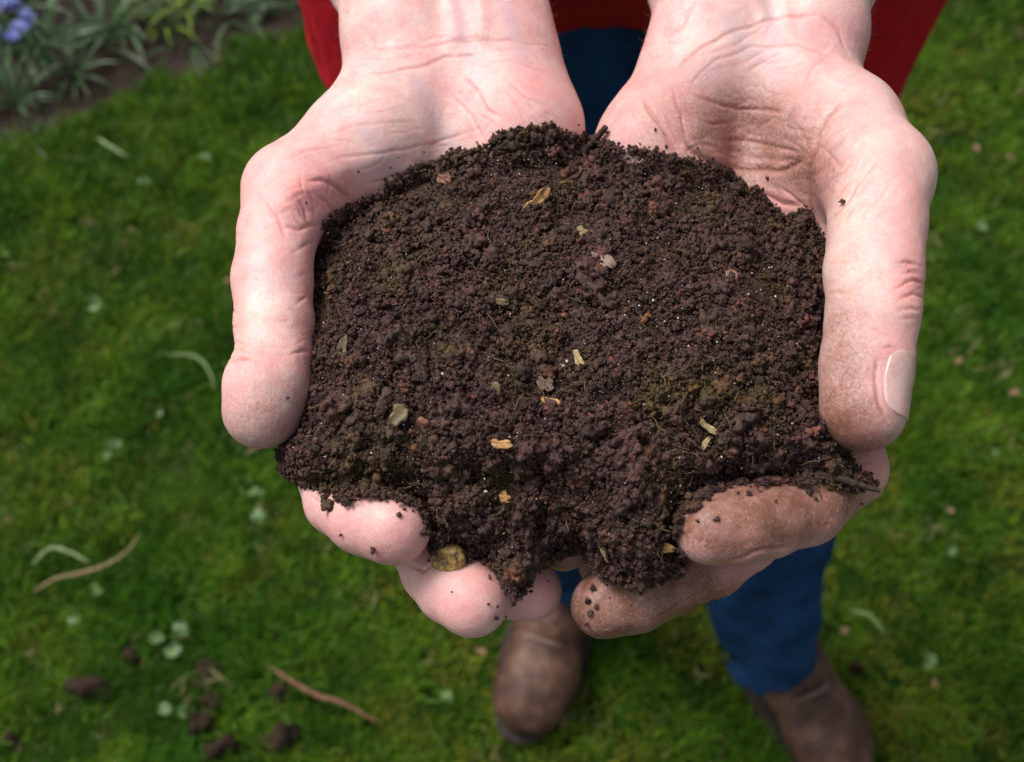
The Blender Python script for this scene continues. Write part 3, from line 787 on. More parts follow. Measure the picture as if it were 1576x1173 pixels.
# skin depth under the soil (without the thumbs) so that the soil lies on the palms and fingers
CELL = 5.0; NU, NV = 230, 200; U0, V0 = 360.0, 150.0
hm = np.full((NU, NV), 1e9)
for VV, UU, WW, H in ((VA, UA, WA_, hand_a), (VB, UB, WB_, hand_b)):
    keep = seg_dist(VV, H['thumb'][1:]) > 2.5
    i = ((UU[keep] - U0) / CELL).astype(int); j = ((WW[keep] - V0) / CELL).astype(int)
    ok = (i >= 0) & (i < NU) & (j >= 0) & (j < NV)
    np.minimum.at(hm, (i[ok], j[ok]), VV[keep][ok, 2])
hm[hm > 1e8] = 600
def samp(grid, U, Vv):
    a = np.clip((U - U0) / CELL - 0.5, 0, NU - 1.001); b = np.clip((Vv - V0) / CELL - 0.5, 0, NV - 1.001)
    i = a.astype(int); j = b.astype(int); fa = a - i; fb = b - j
    return (grid[i, j] * (1 - fa) * (1 - fb) + grid[i + 1, j] * fa * (1 - fb) + grid[i, j + 1] * (1 - fa) * fb + grid[i + 1, j + 1] * fa * fb)
gu = U0 + (np.arange(NU) + 0.5) * CELL; gv = V0 + (np.arange(NV) + 0.5) * CELL
GU, GV = np.meshgrid(gu, gv, indexing='ij')
P2 = np.stack([GU, GV, GU * 0], -1)
SD = poly_sd(GU, GV) + 3.5 * fbm(P2, 1 / 16.0, 33, 2)
plane = 466 - 0.140 * GV
edge = np.clip(-SD, 0, None)
dome = 24 * (1 - np.exp(-edge / 95.0)) - 8 * np.exp(-edge / 20.0)
top = plane - dome
top += 15 * blob(GU, GV, 800, 830, 130, 75, 0.7) + 7 * blob(GU, GV, 730, 742, 75, 26, 0.8) + 5 * blob(GU, GV, 890, 770, 60, 50, 0.8) + 10 * blob(GU, GV, 980, 870, 80, 40, 0.6)
top += -7 * blob(GU, GV, 1080, 560, 190, 210, 0.7) - 6 * blob(GU, GV, 600, 600, 150, 150, 0.7) + 4 * blob(GU, GV, 870, 560, 60, 170, 0.8)
top += 2.2 * fbm(P2, 1 / 60.0, 2, 3) + 1.3 * fbm(P2, 1 / 22.0, 12, 2)
lim = hm - 3.0 + 1.0 * fbm(P2, 1 / 20.0, 15, 2)
top = np.minimum(top, lim)
# never sink a soil edge behind nothing: keep it close to the surface that carries it
TOP = top
def soil_top(U, Vv): return samp(TOP, U, Vv)
# mound mesh: implicit = max(outside polygon, above top, below bottom)
lo = pt(400, 940, 330); hi = pt(1380, 170, 470)
fz = Field((-95, -75, 325), (125, 105, 470), 1.5)
XX, YY, ZZ = np.meshgrid(fz.ax[0], fz.ax[1], fz.ax[2], indexing='ij')
Uf = 788 + XX / ZZ * FPX; Vf = 586.5 - YY / ZZ * FPX
tp = samp(TOP, Uf, Vf)
sdf2 = samp(SD, Uf, Vf) / (FPX / ZZ)
dn = fbm(np.stack([XX, YY, ZZ], -1), 1 / 5.0, 40, 2)
A = sdf2 + 1.3 + dn * 1.0
B = (tp + 2.1 - ZZ) + dn * 0.9
thick = 24 * np.clip(-sdf2 / 12, 0.25, 1)
Cc = ZZ - (tp + thick)
kk = 5.0
hh = np.clip(kk - np.abs(A - B), 0, None) / kk
Fz = np.maximum(A, B) + hh * hh * kk * 0.25
Fz = np.maximum(Fz, Cc).astype(np.float32)
Fz[0] = Fz[-1] = 10; Fz[:, 0] = Fz[:, -1] = 10; Fz[:, :, 0] = Fz[:, :, -1] = 10
Vz, Fq = fz.mesh(Fz)
Vz = relax(Vz, Fq, 1, 0.4)
Vz = cam_to_world(Vz)
heap = bpy.data.objects.new('soil_heap', None); COL.objects.link(heap); heap.location = W(870, 560, 400)
tag(heap, 'heap of dark brown crumbly soil filling the two cupped hands', 'soil heap')
HL = heap.location.copy()
def hobj(name, me, **props):
    o = obj(name, me, heap, **props); o.matrix_parent_inverse = Matrix.Translation(-HL); return o
hobj('soil_mass', make_mesh('soil_mass', Vz, outward(Vz, Fq), SOIL))

def ico(sub):
    import bmesh
    b = bmesh.new(); bmesh.ops.create_icosphere(b, subdivisions=sub, radius=1.0)
    V = np.array([v.co[:] for v in b.verts]); Fq = np.array([[v.index for v in f.verts] for f in b.faces]); b.free()
    return V, Fq
I3V, I3F = ico(3); I2V, I2F = ico(2)
def crumb_mesh(name, seed, mat, sub=3, rough=0.35, stretch=None):
    V0_, F0_ = (I3V, I3F) if sub == 3 else (I2V, I2F)
    V = V0_.copy()
    n = 0.75 + rough * 1.1 * noise3(V, 1.1, seed) + rough * 0.8 * noise3(V, 2.6, seed + 3) + rough * 0.35 * noise3(V, 6, seed + 5)
    V = V * n[:, None] * (np.array(stretch) if stretch is not None else rng.uniform(0.75, 1.15, 3))
    return make_mesh(name, V, F0_, mat, True)
def aggregate_mesh(seed):
    """a crumb as it is in soil: several rough grains stuck together"""
    rg = np.random.default_rng(seed); Vs, Fs, n0 = [], [], 0
    for k in range(rg.integers(4, 8)):
        V = I2V.copy() if k else I3V.copy()
        Fq = I2F if k else I3F
        n = 0.72 + 0.5 * noise3(V, 1.3, seed * 9 + k) + 0.40 * noise3(V, 3.1, seed + k * 3) + (0.2 * noise3(V, 7, seed + 5) if k == 0 else 0)
        q = rg.normal(0, 1, 3); q /= np.linalg.norm(q)
        c = q * (0 if k == 0 else rg.uniform(0.35, 0.85)); sc = 0.75 if k == 0 else rg.uniform(0.25, 0.55)
        Vs.append(V * n[:, None] * sc * rg.uniform(0.7, 1.2, 3) + c); Fs.append(Fq + n0); n0 += len(V)
    return make_mesh('crumb', np.concatenate(Vs), np.concatenate(Fs), SOILC, True)
crumbs = [aggregate_mesh(200 + k) for k in range(12)]
def sample_heap(n, inset=0.0):
    out = []
    while sum(map(len, out)) < n:
        q = np.stack([rng.uniform(425, 1350, n * 2), rng.uniform(190, 930, n * 2)], 1)
        out.append(q[poly_sd(q[:, 0], q[:, 1]) < -inset])
    return np.concatenate(out)[:n]
def heap_pts(q, lift):
    D = soil_top(q[:, 0], q[:, 1]) + lift
    return np.stack([(q[:, 0] - 788) / FPX * D, -(q[:, 1] - 586.5) / FPX * D, D], 1)
n1, n2, n3 = 19000, 9000, 5000
q1 = sample_heap(n1); r1 = np.clip(rng.lognormal(math.log(0.95), 0.42, n1), 0.40, 2.8)
# clumps of larger crumbs where the noise is high
cl = fbm(np.stack([q1[:, 0], q1[:, 1], q1[:, 0] * 0], 1), 1 / 26.0, 60, 2)
r1 *= np.clip(1 + 0.55 * cl, 0.6, 1.9)
sd1 = poly_sd(q1[:, 0], q1[:, 1])
l1 = rng.uniform(-1.0, 1.6, n1) - cl * 1.3
l1 += np.clip(3.0 - (-sd1) / 5.0, 0, 3)
q2 = sample_heap(n2); r2 = rng.uniform(0.25, 0.55, n2); l2 = rng.uniform(-1.4, 0.2, n2)
l2 += np.clip(3.0 - (-poly_sd(q2[:, 0], q2[:, 1])) / 5.0, 0, 3)
# rim
per = np.concatenate([POLYA, POLYA[:1]]); seg = np.linalg.norm(np.diff(per, axis=0), axis=1); cs = np.concatenate([[0], np.cumsum(seg)])
s3 = rng.uniform(0, cs[-1], n3); k3 = np.searchsorted(cs, s3) - 1; t3 = (s3 - cs[k3]) / seg[k3]
q3 = per[k3] + (per[k3 + 1] - per[k3]) * t3[:, None] + rng.normal(0, 3.2, (n3, 2))
l3 = rng.uniform(-0.3, 6.5, n3); r3 = np.clip(rng.lognormal(math.log(0.85), 0.35, n3), 0.4, 2.0)
inn = poly_sd(q3[:, 0], q3[:, 1])
# crumbs that rolled a little way onto the skin
n4 = 5000
s4 = rng.uniform(0, cs[-1], n4); k4 = np.searchsorted(cs, s4) - 1; t4 = (s4 - cs[k4]) / seg[k4]
q4 = per[k4] + (per[k4 + 1] - per[k4]) * t4[:, None] + rng.normal(0, 1, (n4, 2)) * rng.exponential(9, n4)[:, None]
h4 = samp(hm, q4[:, 0], q4[:, 1])
ok4 = (poly_sd(q4[:, 0], q4[:, 1]) > 1) & (h4 < 470) & (rng.random(n4) < 0.16)
q4, h4 = q4[ok4], h4[ok4]; r4 = np.clip(rng.lognormal(math.log(0.5), 0.45, len(q4)), 0.18, 1.5)
D4 = h4 - r4 * 0.35
P4 = np.stack([(q4[:, 0] - 788) / FPX * D4, -(q4[:, 1] - 586.5) / FPX * D4, D4], 1)
P = np.concatenate([heap_pts(q1, l1), heap_pts(q2, l2), heap_pts(q3, l3), P4]); Rr = np.concatenate([r1, r2, r3, r4])
order = np.argsort(-Rr * (P[:, 2] < 440)); big = order[:300]; rest = order[300:]
Pw = cam_to_world(P)
instancer('loose_soil', (Pw[rest] - np.array(HL)) , rng.uniform(0, 6.28, (len(rest), 3)), Rr[rest] / 1000, rng.integers(0, 12, len(rest)), crumbs, heap, kind='stuff')
for i in big:
    o = bpy.data.objects.new('crumb', crumbs[rng.integers(0, 12)]); COL.objects.link(o); o.parent = heap
    o.location = Pw[i] - np.array(HL); o.rotation_euler = rng.uniform(0, 6.28, 3); s = Rr[i] / 1000 * 1.15; o.scale = (s, s, s)
# bigger clods on the rim, also parts
for (u, v, r) in [(785, 222, 4.0), (826, 214, 3.4), (850, 206, 2.6), (702, 244, 2.6), (765, 232, 2.2), (742, 246, 2.4), (652, 268, 2.0), (1012, 238, 2.0), (612, 284, 1.9), (950, 236, 2.0),
                  (1238, 336, 2.6), (1140, 284, 1.8), (545, 322, 1.7), (520, 336, 2.0), (720, 760, 3.2), (690, 745, 2.6), (880, 740, 2.8), (640, 690, 2.4), (1190, 560, 2.2), (560, 480, 2.3),
                  (980, 640, 2.6), (720, 470, 2.4), (1100, 450, 2.2), (830, 690, 2.6), (1010, 300, 2.4), (618, 548, 2.2), (795, 900, 2.2), (850, 780, 3.0), (760, 800, 3.0)]:
    o = bpy.data.objects.new('crumb', crumbs[rng.integers(0, 12)]); COL.objects.link(o); o.parent = heap
    D = float(soil_top(np.array([u]), np.array([v]))[0]) - r * 0.1
    o.location = W(u, v, D) - HL; o.rotation_euler = rng.uniform(0, 6.28, 3); s = r / 1000; o.scale = (s, s, s)
# pale mineral grains
sn = 900; qs = sample_heap(sn, 12)
spm = [crumb_mesh('mineral_grain', 300 + k, simple('mineral_grain_%d' % k, c, 0.35, 0.2, 500, 0, rnd=0.4), 2, 0.25) for k, c in enumerate([(0.60, 0.57, 0.54), (0.30, 0.21, 0.15), (0.45, 0.42, 0.40)])]
instancer('mineral_grains', cam_to_world(heap_pts(qs, rng.uniform(-1.7, -0.7, sn))) - np.array(HL), rng.uniform(0, 6.28, (sn, 3)), np.clip(rng.lognormal(math.log(0.19), 0.4, sn), 0.1, 0.55) / 1000, rng.integers(0, 3, sn), spm, heap, kind='stuff')
# thin root fibres
def fibre_mesh(name, mat, L, r, bend, seed):
    rg = np.random.default_rng(seed); n = 9; p = np.zeros((n, 3)); d = np.array([1.0, 0, 0])
    for k in range(1, n):
        d = d + rg.normal(0, bend, 3) * np.array([0.3, 1, 0.6]); d /= np.linalg.norm(d); p[k] = p[k - 1] + d * L / (n - 1)
    p -= p.mean(0); Vs, Fs = [], []
    for k in range(n):
        t = (p[min(k + 1, n - 1)] - p[max(k - 1, 0)]); t /= np.linalg.norm(t)
        a = np.cross(t, [0, 0, 1.0]); a /= np.linalg.norm(a); b = np.cross(t, a)
        rr = r * (0.35 + 0.65 * math.sin(math.pi * min(1, 0.15 + k / (n - 1) * 0.8)))
        for q in range(5):
            an = q / 5 * 6.283; Vs.append(p[k] + (a * math.cos(an) + b * math.sin(an)) * rr)
    for k in range(n - 1):
        for q in range(5): Fs.append((k * 5 + q, k * 5 + (q + 1) % 5, k * 5 + 5 + (q + 1) % 5, k * 5 + 5 + q))
    return make_mesh(name, np.array(Vs), np.array(Fs), mat)
fm = simple('root_fibre', (0.14, 0.095, 0.04), 0.6, 0.3, 400, 0, rnd=0.5)
fbs = [fibre_mesh('fibre', fm, 6 + k, 0.13, 0.35, 50 + k) for k in range(5)]
fn = 420; qf = sample_heap(fn, 20)
# more of them where the olive patches are
instancer('root_fibres', cam_to_world(heap_pts(qf, rng.uniform(-1.6, -0.8, fn))) - np.array(HL), np.stack([rng.normal(-0.5, 0.3, fn), rng.normal(0, 0.35, fn), rng.uniform(0, 6.28, fn)], 1),
          rng.uniform(0.4, 1.0, fn) / 1000, rng.integers(0, 5, fn), fbs, heap, kind='stuff')

# ------------------------------------------------------------------ things lying in the soil and on the skin
def surf_depth(u, v):
    d1 = float(soil_top(np.array([u]), np.array([v]))[0]) if poly_sd(np.array([u]), np.array([v]))[0] < 0 else 1e9
    best = 1e9
    for VV, UU, WW in ((VA, UA, WA_), (VB, UB, WB_)):
        m = np.hypot(UU - u, WW - v) < 5
        if m.any(): best = min(best, VV[m, 2].min())
    return min(d1, best)
VIEWQ = cam.rotation_euler.to_matrix()
def surface_basis(u, v, ang, tilt=(0, 0)):
    """x axis along ang (deg, clockwise from image right), z axis out of the heap"""
    a = math.radians(-ang)
    R = VIEWQ @ Matrix.Rotation(a, 3, 'Z') @ Matrix.Rotation(tilt[0], 3, 'X') @ Matrix.Rotation(tilt[1], 3, 'Y')
    return R.to_4x4()
def chip_mesh(name, L, Wd, T, seed, mat, curl=0.25, taper=0.5, nx=16, ny=6):
    rg = np.random.default_rng(seed); Vs = []
    ph = rg.uniform(0, 6.28)
    for side in (1, -1):
        for i in range(nx + 1):
            t = i / nx * 2 - 1
            wd = Wd / 2 * (1 - abs(t) ** 2.2 * taper) * (1 + 0.18 * math.sin(5 * t + ph) + 0.1 * rg.normal())
            for j in range(ny + 1):
                s = j / ny * 2 - 1
                z = curl * Wd * (s * s) + 0.06 * L * math.sin(2.2 * t + ph) + side * T / 2 * (1 - s ** 4 * 0.7) * (1 - t ** 6 * 0.7) + 0.05 * T * rg.normal()
                Vs.append((t * L / 2 + 0.05 * L * s * math.sin(ph), s * wd + 0.07 * L * math.sin(1.7 * t + ph), z))
    n = (nx + 1) * (ny + 1); Fs = []
    I = lambda i, j: i * (ny + 1) + j
    for i in range(nx):
        for j in range(ny):
            a = (I(i, j), I(i + 1, j), I(i + 1, j + 1), I(i, j + 1)); Fs.append(a); Fs.append(tuple(x + n for x in a[::-1]))
    for i in range(nx):
        for j, fl in ((0, 1), (ny, 0)):
            q = (I(i, j), I(i, j) + n, I(i + 1, j) + n, I(i + 1, j)); Fs.append(q if fl else q[::-1])
    for j in range(ny):
        for i, fl in ((0, 0), (nx, 1)):
            q = (I(i, j), I(i, j) + n, I(i, j + 1) + n, I(i, j + 1)); Fs.append(q if fl else q[::-1])
    V = np.array(Vs) / 1000
    return make_mesh(name, V, outward(V, np.array(Fs)), mat)
def wood(name, c, c2):
    m = NM(name, 0.55, 0.4); tc = m.pos(True)
    mp = m.n.new('ShaderNodeMapping'); mp.inputs['Scale'].default_value = (0.25, 1.6, 1.0); m.l.new(tc, mp.inputs['Vector'])
    f = m.noise(900, 4, 0.7, mp.outputs[0]); cc = m.ramp(f, [(0.3, c2), (0.55, c), (0.75, tuple(min(1, x * 1.25) for x in c))])
    m.color(m.mix(m.ramp(m.noise(650, 4, 0.7, tc), [(0.50, 0.0), (0.66, 0.75)]), cc, (0.035, 0.02, 0.014)))
    m.normal(m.bump(f, 0.5, 0.0003)); return m.m
W_OR = wood('orange_wood', (0.52, 0.28, 0.10), (0.14, 0.075, 0.025)); W_PALE = wood('pale_straw', (0.46, 0.34, 0.16), (0.16, 0.105, 0.04))
W_GREY = wood('grey_bark', (0.24, 0.155, 0.115), (0.10, 0.06, 0.045)); W_RED = wood('red_bark', (0.30, 0.13, 0.08), (0.12, 0.05, 0.03)); W_OLIVE = wood('olive_bark', (0.16, 0.12, 0.05), (0.06, 0.045, 0.02))
def chip(u, v, L, Wd, ang, mat, name, label, cat, lift=1.3, T=1.2, curl=0.25, taper=0.5, tilt=None):
    o = obj(name, chip_mesh(name, L, Wd, T, int(u * 7 + v), mat, curl, taper))
    D = surf_depth(u, v) - lift * 0.72
    tl = tilt if tilt else (rng.normal(0, 0.2), rng.normal(0, 0.15))
    o.matrix_world = Matrix.Translation(W(u, v, D)) @ surface_basis(u, v, ang, tl)
    return tag(o, label, cat)
chip(826, 305, 10.5, 3.4, -45, W_OR, 'wood_chip', 'orange and yellow splinter of wood lying slanted near the top of the soil', 'wood chip', 2.0)
chip(927, 402, 9.6, 4.2, 38, W_GREY, 'bark_piece', 'grey brown flake of bark lying in the upper middle of the soil', 'bark', 1.9, 1.8)
chip(890, 553, 6.2, 2.4, 80, W_PALE, 'straw_bit', 'short pale cream husk standing upright in the middle of the soil', 'straw', 1.8)
chip(848, 620, 6.0, 2.2, 30, W_OR, 'wood_chip', 'small pointed orange wood splinter below the cream husk in the middle of the soil', 'wood chip', 1.8)
chip(1090, 656, 6.8, 1.8, 42, W_PALE, 'straw_bit', 'thin pale yellow forked straw in the lower right of the soil', 'straw', 1.7)
chip(1086, 685, 5.2, 1.5, -60, W_PALE, 'straw_bit', 'small broken straw just under the forked straw in the soil', 'straw', 1.6)
chip(1125, 426, 4.6, 3.8, 65, W_RED, 'bark_piece', 'small pinkish brown bark crumb in the upper right of the soil', 'bark', 2.0, 2.0)
chip(776, 768, 3.6, 3.0, 20, W_OR, 'seed_husk', 'small round orange seed husk in the dark hollow at the bottom of the soil', 'seed husk', 1.8, 1.0, 0.5, 0.7)
chip(530, 540, 9.0, 2.8, 85, W_OLIVE, 'bark_piece', 'narrow olive brown bark strip standing at the left side of the soil', 'bark', 1.8)
chip(526, 617, 4.2, 0.9, -75, W_PALE, 'straw_bit', 'tiny white straw at the left side of the soil', 'straw', 1.8, 0.5)
chip(652, 654, 4.8, 4.0, 70, W_RED, 'bark_piece', 'rusty red bark crumb in the lower left of the soil', 'bark', 1.9, 1.8)
chip(614, 640, 6.2, 4.6, -40, W_OLIVE, 'bark_piece', 'dull brown bark lump beside the rusty red crumb in the lower left of the soil', 'bark', 1.8, 2.0)
chip(895, 356, 4.2, 2.6, 10, W_PALE, 'straw_bit', 'pale mouldy speck of straw above the grey bark flake', 'straw', 1.6)
chip(684, 275, 5.0, 3.4, 15, W_RED, 'bark_piece', 'brown red bark crumb at the upper left edge of the soil', 'bark', 1.9, 1.5)
chip(763, 600, 4.4, 2.6, 70, W_OLIVE, 'bark_piece', 'brownish bark crumb left of the pointed orange splinter', 'bark', 1.8, 1.5)
chip(838, 590, 5.0, 4.2, 10, W_GREY, 'bark_piece', 'roundish grey brown bark flake above the pointed orange splinter', 'bark', 1.5, 1.2)
chip(772, 683, 6.0, 2.4, 5, W_OR, 'wood_chip', 'dull curled orange wood sliver in the lower middle of the soil', 'wood chip', 1.3)
chip(765, 462, 7.5, 2.0, 15, W_OLIVE, 'wood_chip', 'thin ochre wood sliver in the left middle of the soil', 'wood chip', 1.4)
chip(1022, 846, 6.0, 2.6, 5, W_OR, 'wood_chip', 'small orange wood splinter at the tip of the dirty index finger', 'wood chip', 1.6)
chip(928, 853, 6.0, 1.1, 52, W_PALE, 'straw_bit', 'thin pale straw sticking out over the dirty middle fingertip', 'straw', 1.8, 0.6)
chip(917, 878, 5.2, 1.0, 25, W_PALE, 'straw_bit', 'small bent straw between soil and the dirty middle fingertip', 'straw', 1.6, 0.6)
chip(945, 305, 5.0, 2.0, -30, W_OLIVE, 'wood_chip', 'faint brown wood sliver under the top edge of the soil', 'wood chip', 1.3)
# twigs
def tube_path(name, pts, radii, mat, seg=8):
    Vs, Fs = [], []
    pts = [Vector(p) for p in pts]
    for k, p in enumerate(pts):
        t = (pts[min(k + 1, len(pts) - 1)] - pts[max(k - 1, 0)]).normalized()
        a = t.cross(Vector((0.1, 0.2, 1))).normalized(); b = t.cross(a)
        for q in range(seg):
            an = q / seg * 6.283; Vs.append(p + (a * math.cos(an) + b * math.sin(an)) * radii[k] * (1 + 0.15 * random.uniform(-1, 1)))
    n = len(pts)
    for k in range(n - 1):
        for q in range(seg): Fs.append((k * seg + q, k * seg + (q + 1) % seg, (k + 1) * seg + (q + 1) % seg, (k + 1) * seg + q))
    Vs.append(pts[0]); Vs.append(pts[-1]); a, b = len(Vs) - 2, len(Vs) - 1
    V = np.array([tuple(v) for v in Vs])
    for q in range(seg):
        Fs.append((a, (q + 1) % seg, q, q)); Fs.append((b, (n - 1) * seg + q, (n - 1) * seg + (q + 1) % seg, (n - 1) * seg + (q + 1) % seg))
    me = bpy.data.meshes.new(name); me.from_pydata([tuple(v) for v in V], [], [tuple(dict.fromkeys(f)) for f in Fs]); me.materials.append(mat)
    for p in me.polygons: p.use_smooth = True
    me.update(); return me
def smooth_pts(ps, n=12):
    ps = [Vector(p) for p in ps]; out = []
    for k in range(len(ps) - 1):
        p0 = ps[max(k - 1, 0)]; p1 = ps[k]; p2 = ps[k + 1]; p3 = ps[min(k + 2, len(ps) - 1)]
        for j in range(n):
            t = j / n
            out.append(0.5 * ((2 * p1) + (p2 - p0) * t + (2 * p0 - 5 * p1 + 4 * p2 - p3) * t * t + (3 * p1 - p0 - 3 * p2 + p3) * t ** 3))
    out.append(ps[-1]); return out
TW = simple('dark_twig', (0.038, 0.021, 0.014), 0.8, 0.5, 700, 0.8, 0.0005)
def twig(name, uvd, r, label, mat=TW, cat='twig'):
    ps = smooth_pts([W(*q) for q in uvd], 8); n = len(ps)
    rr = [r / 1000 * (0.6 + 0.4 * math.sin(math.pi * (k / (n - 1)) ** 0.7)) * (1 + 0.2 * random.uniform(-1, 1)) for k in range(n)]
    return tag(obj(name, tube_path(name, ps, rr, mat)), label, cat)
d0 = surf_depth(900, 225)
twig('twig', [(898, 235, d0 + 2), (910, 222, d0 - 3), (922, 207, d0 - 7), (933, 194, d0 - 10)], 1.5, 'stubby dark twig poking up from the top edge of the soil')
d1 = surf_depth(1290, 735)
twig('twig', [(1255, 728, d1 - 2), (1295, 738, d1 - 2.5), (1325, 748, d1 - 2), (1354, 756, d1 - 2)], 1.1, 'dark twig sticking out past the index knuckle under the thumb')
# skin crumbs
def bit(u, v, r, label, k=0, st=None, sink=0.3):
    o = obj('soil_crumb', crumb_mesh('soil_crumb', int(u + v), SOILC, 3, 0.45, st))
    s = r / 1000; o.scale = (s, s, s); D = surf_depth(u, v) - r * sink
    o.location = W(u, v, D); o.rotation_euler = rng.uniform(0, 6.28, 3)
    return tag(o, label, 'soil crumb')
bit(503, 778, 2.1, 'long dark soil crumb on the upper index fingertip, left hand in the photo')
bit(498, 768, 1.3, 'soil crumb touching the long crumb near the soil edge, left hand in the photo')
bit(574, 848, 1.25, 'dark round soil crumb low on the index fingertip, left hand in the photo')
bit(614, 793, 0.9, 'small soil crumb in the middle of the index fingertip, left hand in the photo')
bit(524, 824, 0.6, 'faint brown speck at the lower edge of the index finger, left hand in the photo')
bit(752, 931, 0.7, 'small soil crumb on the middle fingertip, left hand in the photo')
bit(765, 953, 0.75, 'soil crumb close to the end of the middle fingertip, left hand in the photo')
bit(443, 613, 0.5, 'tiny soil speck on the tip of the thumb, left hand in the photo')
bit(1296, 309, 0.9, 'single black soil crumb on the base of the thumb, right hand in the photo')
for k, (u, v, r) in enumerate([(905, 925, 1.3), (908, 945, 1.1), (912, 905, 1.2), (903, 962, 0.9), (918, 935, 0.8)]):
    bit(u, v, r, ['soil crumb halfway down the dirt streak on the dirty middle fingertip', 'soil crumb low in the dirt streak on the dirty middle fingertip', 'soil crumb at the top of the dirt streak on the dirty middle fingertip',
                  'lowest small crumb of the dirt streak on the dirty middle fingertip', 'small crumb right of the dirt streak on the dirty middle fingertip'][k])
bit(1195, 772, 0.45, 'tiny dark speck on the dirty index finger'); bit(1247, 757, 1.2, 'soil crumb on top of the dirty index finger at the soil edge'); bit(1256, 768, 0.8, 'small soil crumb just below the one on top of the dirty index finger')
# nutshell on the middle finger
def shell(u, v, r):
    Vs = I3V.copy(); n = 1 + 0.10 * noise3(Vs, 1.5, 5) + 0.07 * noise3(Vs, 4, 9)
    zc = Vs[:, 2]
    hol = np.exp(-((Vs[:, 0] + 0.15) ** 2 + (Vs[:, 1]) ** 2) / 0.22) * (zc > 0)
    Vs = Vs * n[:, None] * np.array([1.0, 0.82, 0.62]); Vs[:, 2] -= hol * 0.42
    m = NM('nutshell', 0.5, 0.5)
    m.color(m.ramp(m.noise(420, 4, 0.7, m.pos(True)), [(0.38, (0.05, 0.028, 0.012)), (0.5, (0.30, 0.18, 0.04)), (0.65, (0.50, 0.36, 0.13))]))
    m.normal(m.bump(m.noise(900, 4, 0.7), 0.6, 0.0006))
    o = obj('nutshell', make_mesh('nutshell', Vs * r / 1000, I3F, m.m))
    D = surf_depth(u, v) - r * 0.3
    o.matrix_world = Matrix.Translation(W(u, v, D)) @ surface_basis(u, v, -10, (0.2, -0.2))
    return tag(o, 'yellowish brown hollow nutshell resting on the middle finger at the soil edge', 'nutshell')
shell(690, 860, 5.6)
bit(712, 852, 2.6, 'dark soil lump beside the nutshell'); bit(722, 862, 1.5, 'small soil lump right of the nutshell on the finger')

# ------------------------------------------------------------------ clothes
def cloth_mat(name, c, rough=0.9, weave=2500, fold=18, var=0.12):
    m = NM(name, rough, 0.25)
    f = m.ramp(m.noise(fold, 4, 0.6), [(0.3, 1 - var), (0.7, 1 + var)])
    g = m.ramp(m.noise(weave, 2, 0.6), [(0.3, 0.75), (0.7, 1.25)])
    m.color(m.mix(1.0, m.mix(1.0, c, f, 'MULTIPLY'), g, 'MULTIPLY'))
    n = m.bump(m.noise(weave, 2, 0.6), 0.5, 0.0008); n = m.bump(m.noise(fold * 3, 4, 0.6), 0.5, 0.006, n); m.normal(n)
    m.b.inputs['Specular IOR Level'].default_value = 0.12
    return m.m
RED = cloth_mat('red_fleece', (0.44, 0.010, 0.020)); RED2 = cloth_mat('dark_red_knit', (0.30, 0.014, 0.012)); JEAN = cloth_mat('blue_denim', (0.011, 0.041, 0.112), 0.9, 3000, 22, 0.5)
def noisy(f, F, amp, sc, seed):
    near = np.abs(F) < 14
    idx = np.argwhere(near); P = np.stack([f.ax[k][idx[:, k]] for k in range(3)], 1)
    F[near] += (amp * fbm(P * np.array([1, 1, 0.55]), sc, seed, 3)).astype(np.float32)
# trousers
ankA = G(872, 905, 0.14); ankB = G(1176, 998, 0.14)
ankA += Vector((0.004, 0.038, 0)); ankB += Vector((0, 0.010, 0))
kneeA = Vector((BX - 0.055, 0.555, 0.52)); kneeB = Vector((BX + 0.15, 0.50, 0.52))
f = wfield((-0.20, 0.25, 0.02), (0.46, 0.82, 1.06), 5.0); F = f.blank()
for s, ak, kn in ((-1, ankA, kneeA), (1, ankB, kneeB)):
    hip = Vector((BX + s * 0.085, BY + .0, 0.86))
    wc(f, F, hip, kn, .088, .070, 15); wc(f, F, kn, ak, .070, .055, 15); wc(f, F, ak, ak + (ak - kn).normalized() * 0.05, .055, .057, 8)
wc(f, F, (BX - .06, BY + .01, .88), (BX - .06, BY + .01, 1.0), .10, .095, 30); wc(f, F, (BX + .06, BY + .01, .88), (BX + .06, BY + .01, 1.0), .10, .095, 30)
noisy(f, F, 9.0, 1 / 50.0, 70)
Xw, Yw, Zw = f.ax[0][:, None, None], f.ax[1][None, :, None], f.ax[2][None, None, :]
hemA = (G(880, 955, 0.09).z) * 1000
F = np.maximum(F, 138 + 5 * np.sin(Xw / 14.0) - Zw + 0 * F)
F = np.maximum(F, Zw - 1045 + 0 * F).astype(np.float32)
# hollow the hems
for ak, kn in ((ankA, kneeA), (ankB, kneeB)):
    d = (ak - kn).normalized(); wc(f, F, ak - d * 0.05, ak + d * 0.12, .046, .052, 3, None, 's')
Vt, Ft = f.mesh(F); Vt = relax(Vt, Ft, 2) / 1000
pobj('trousers', make_mesh('trousers', Vt, outward(Vt, Ft), JEAN))
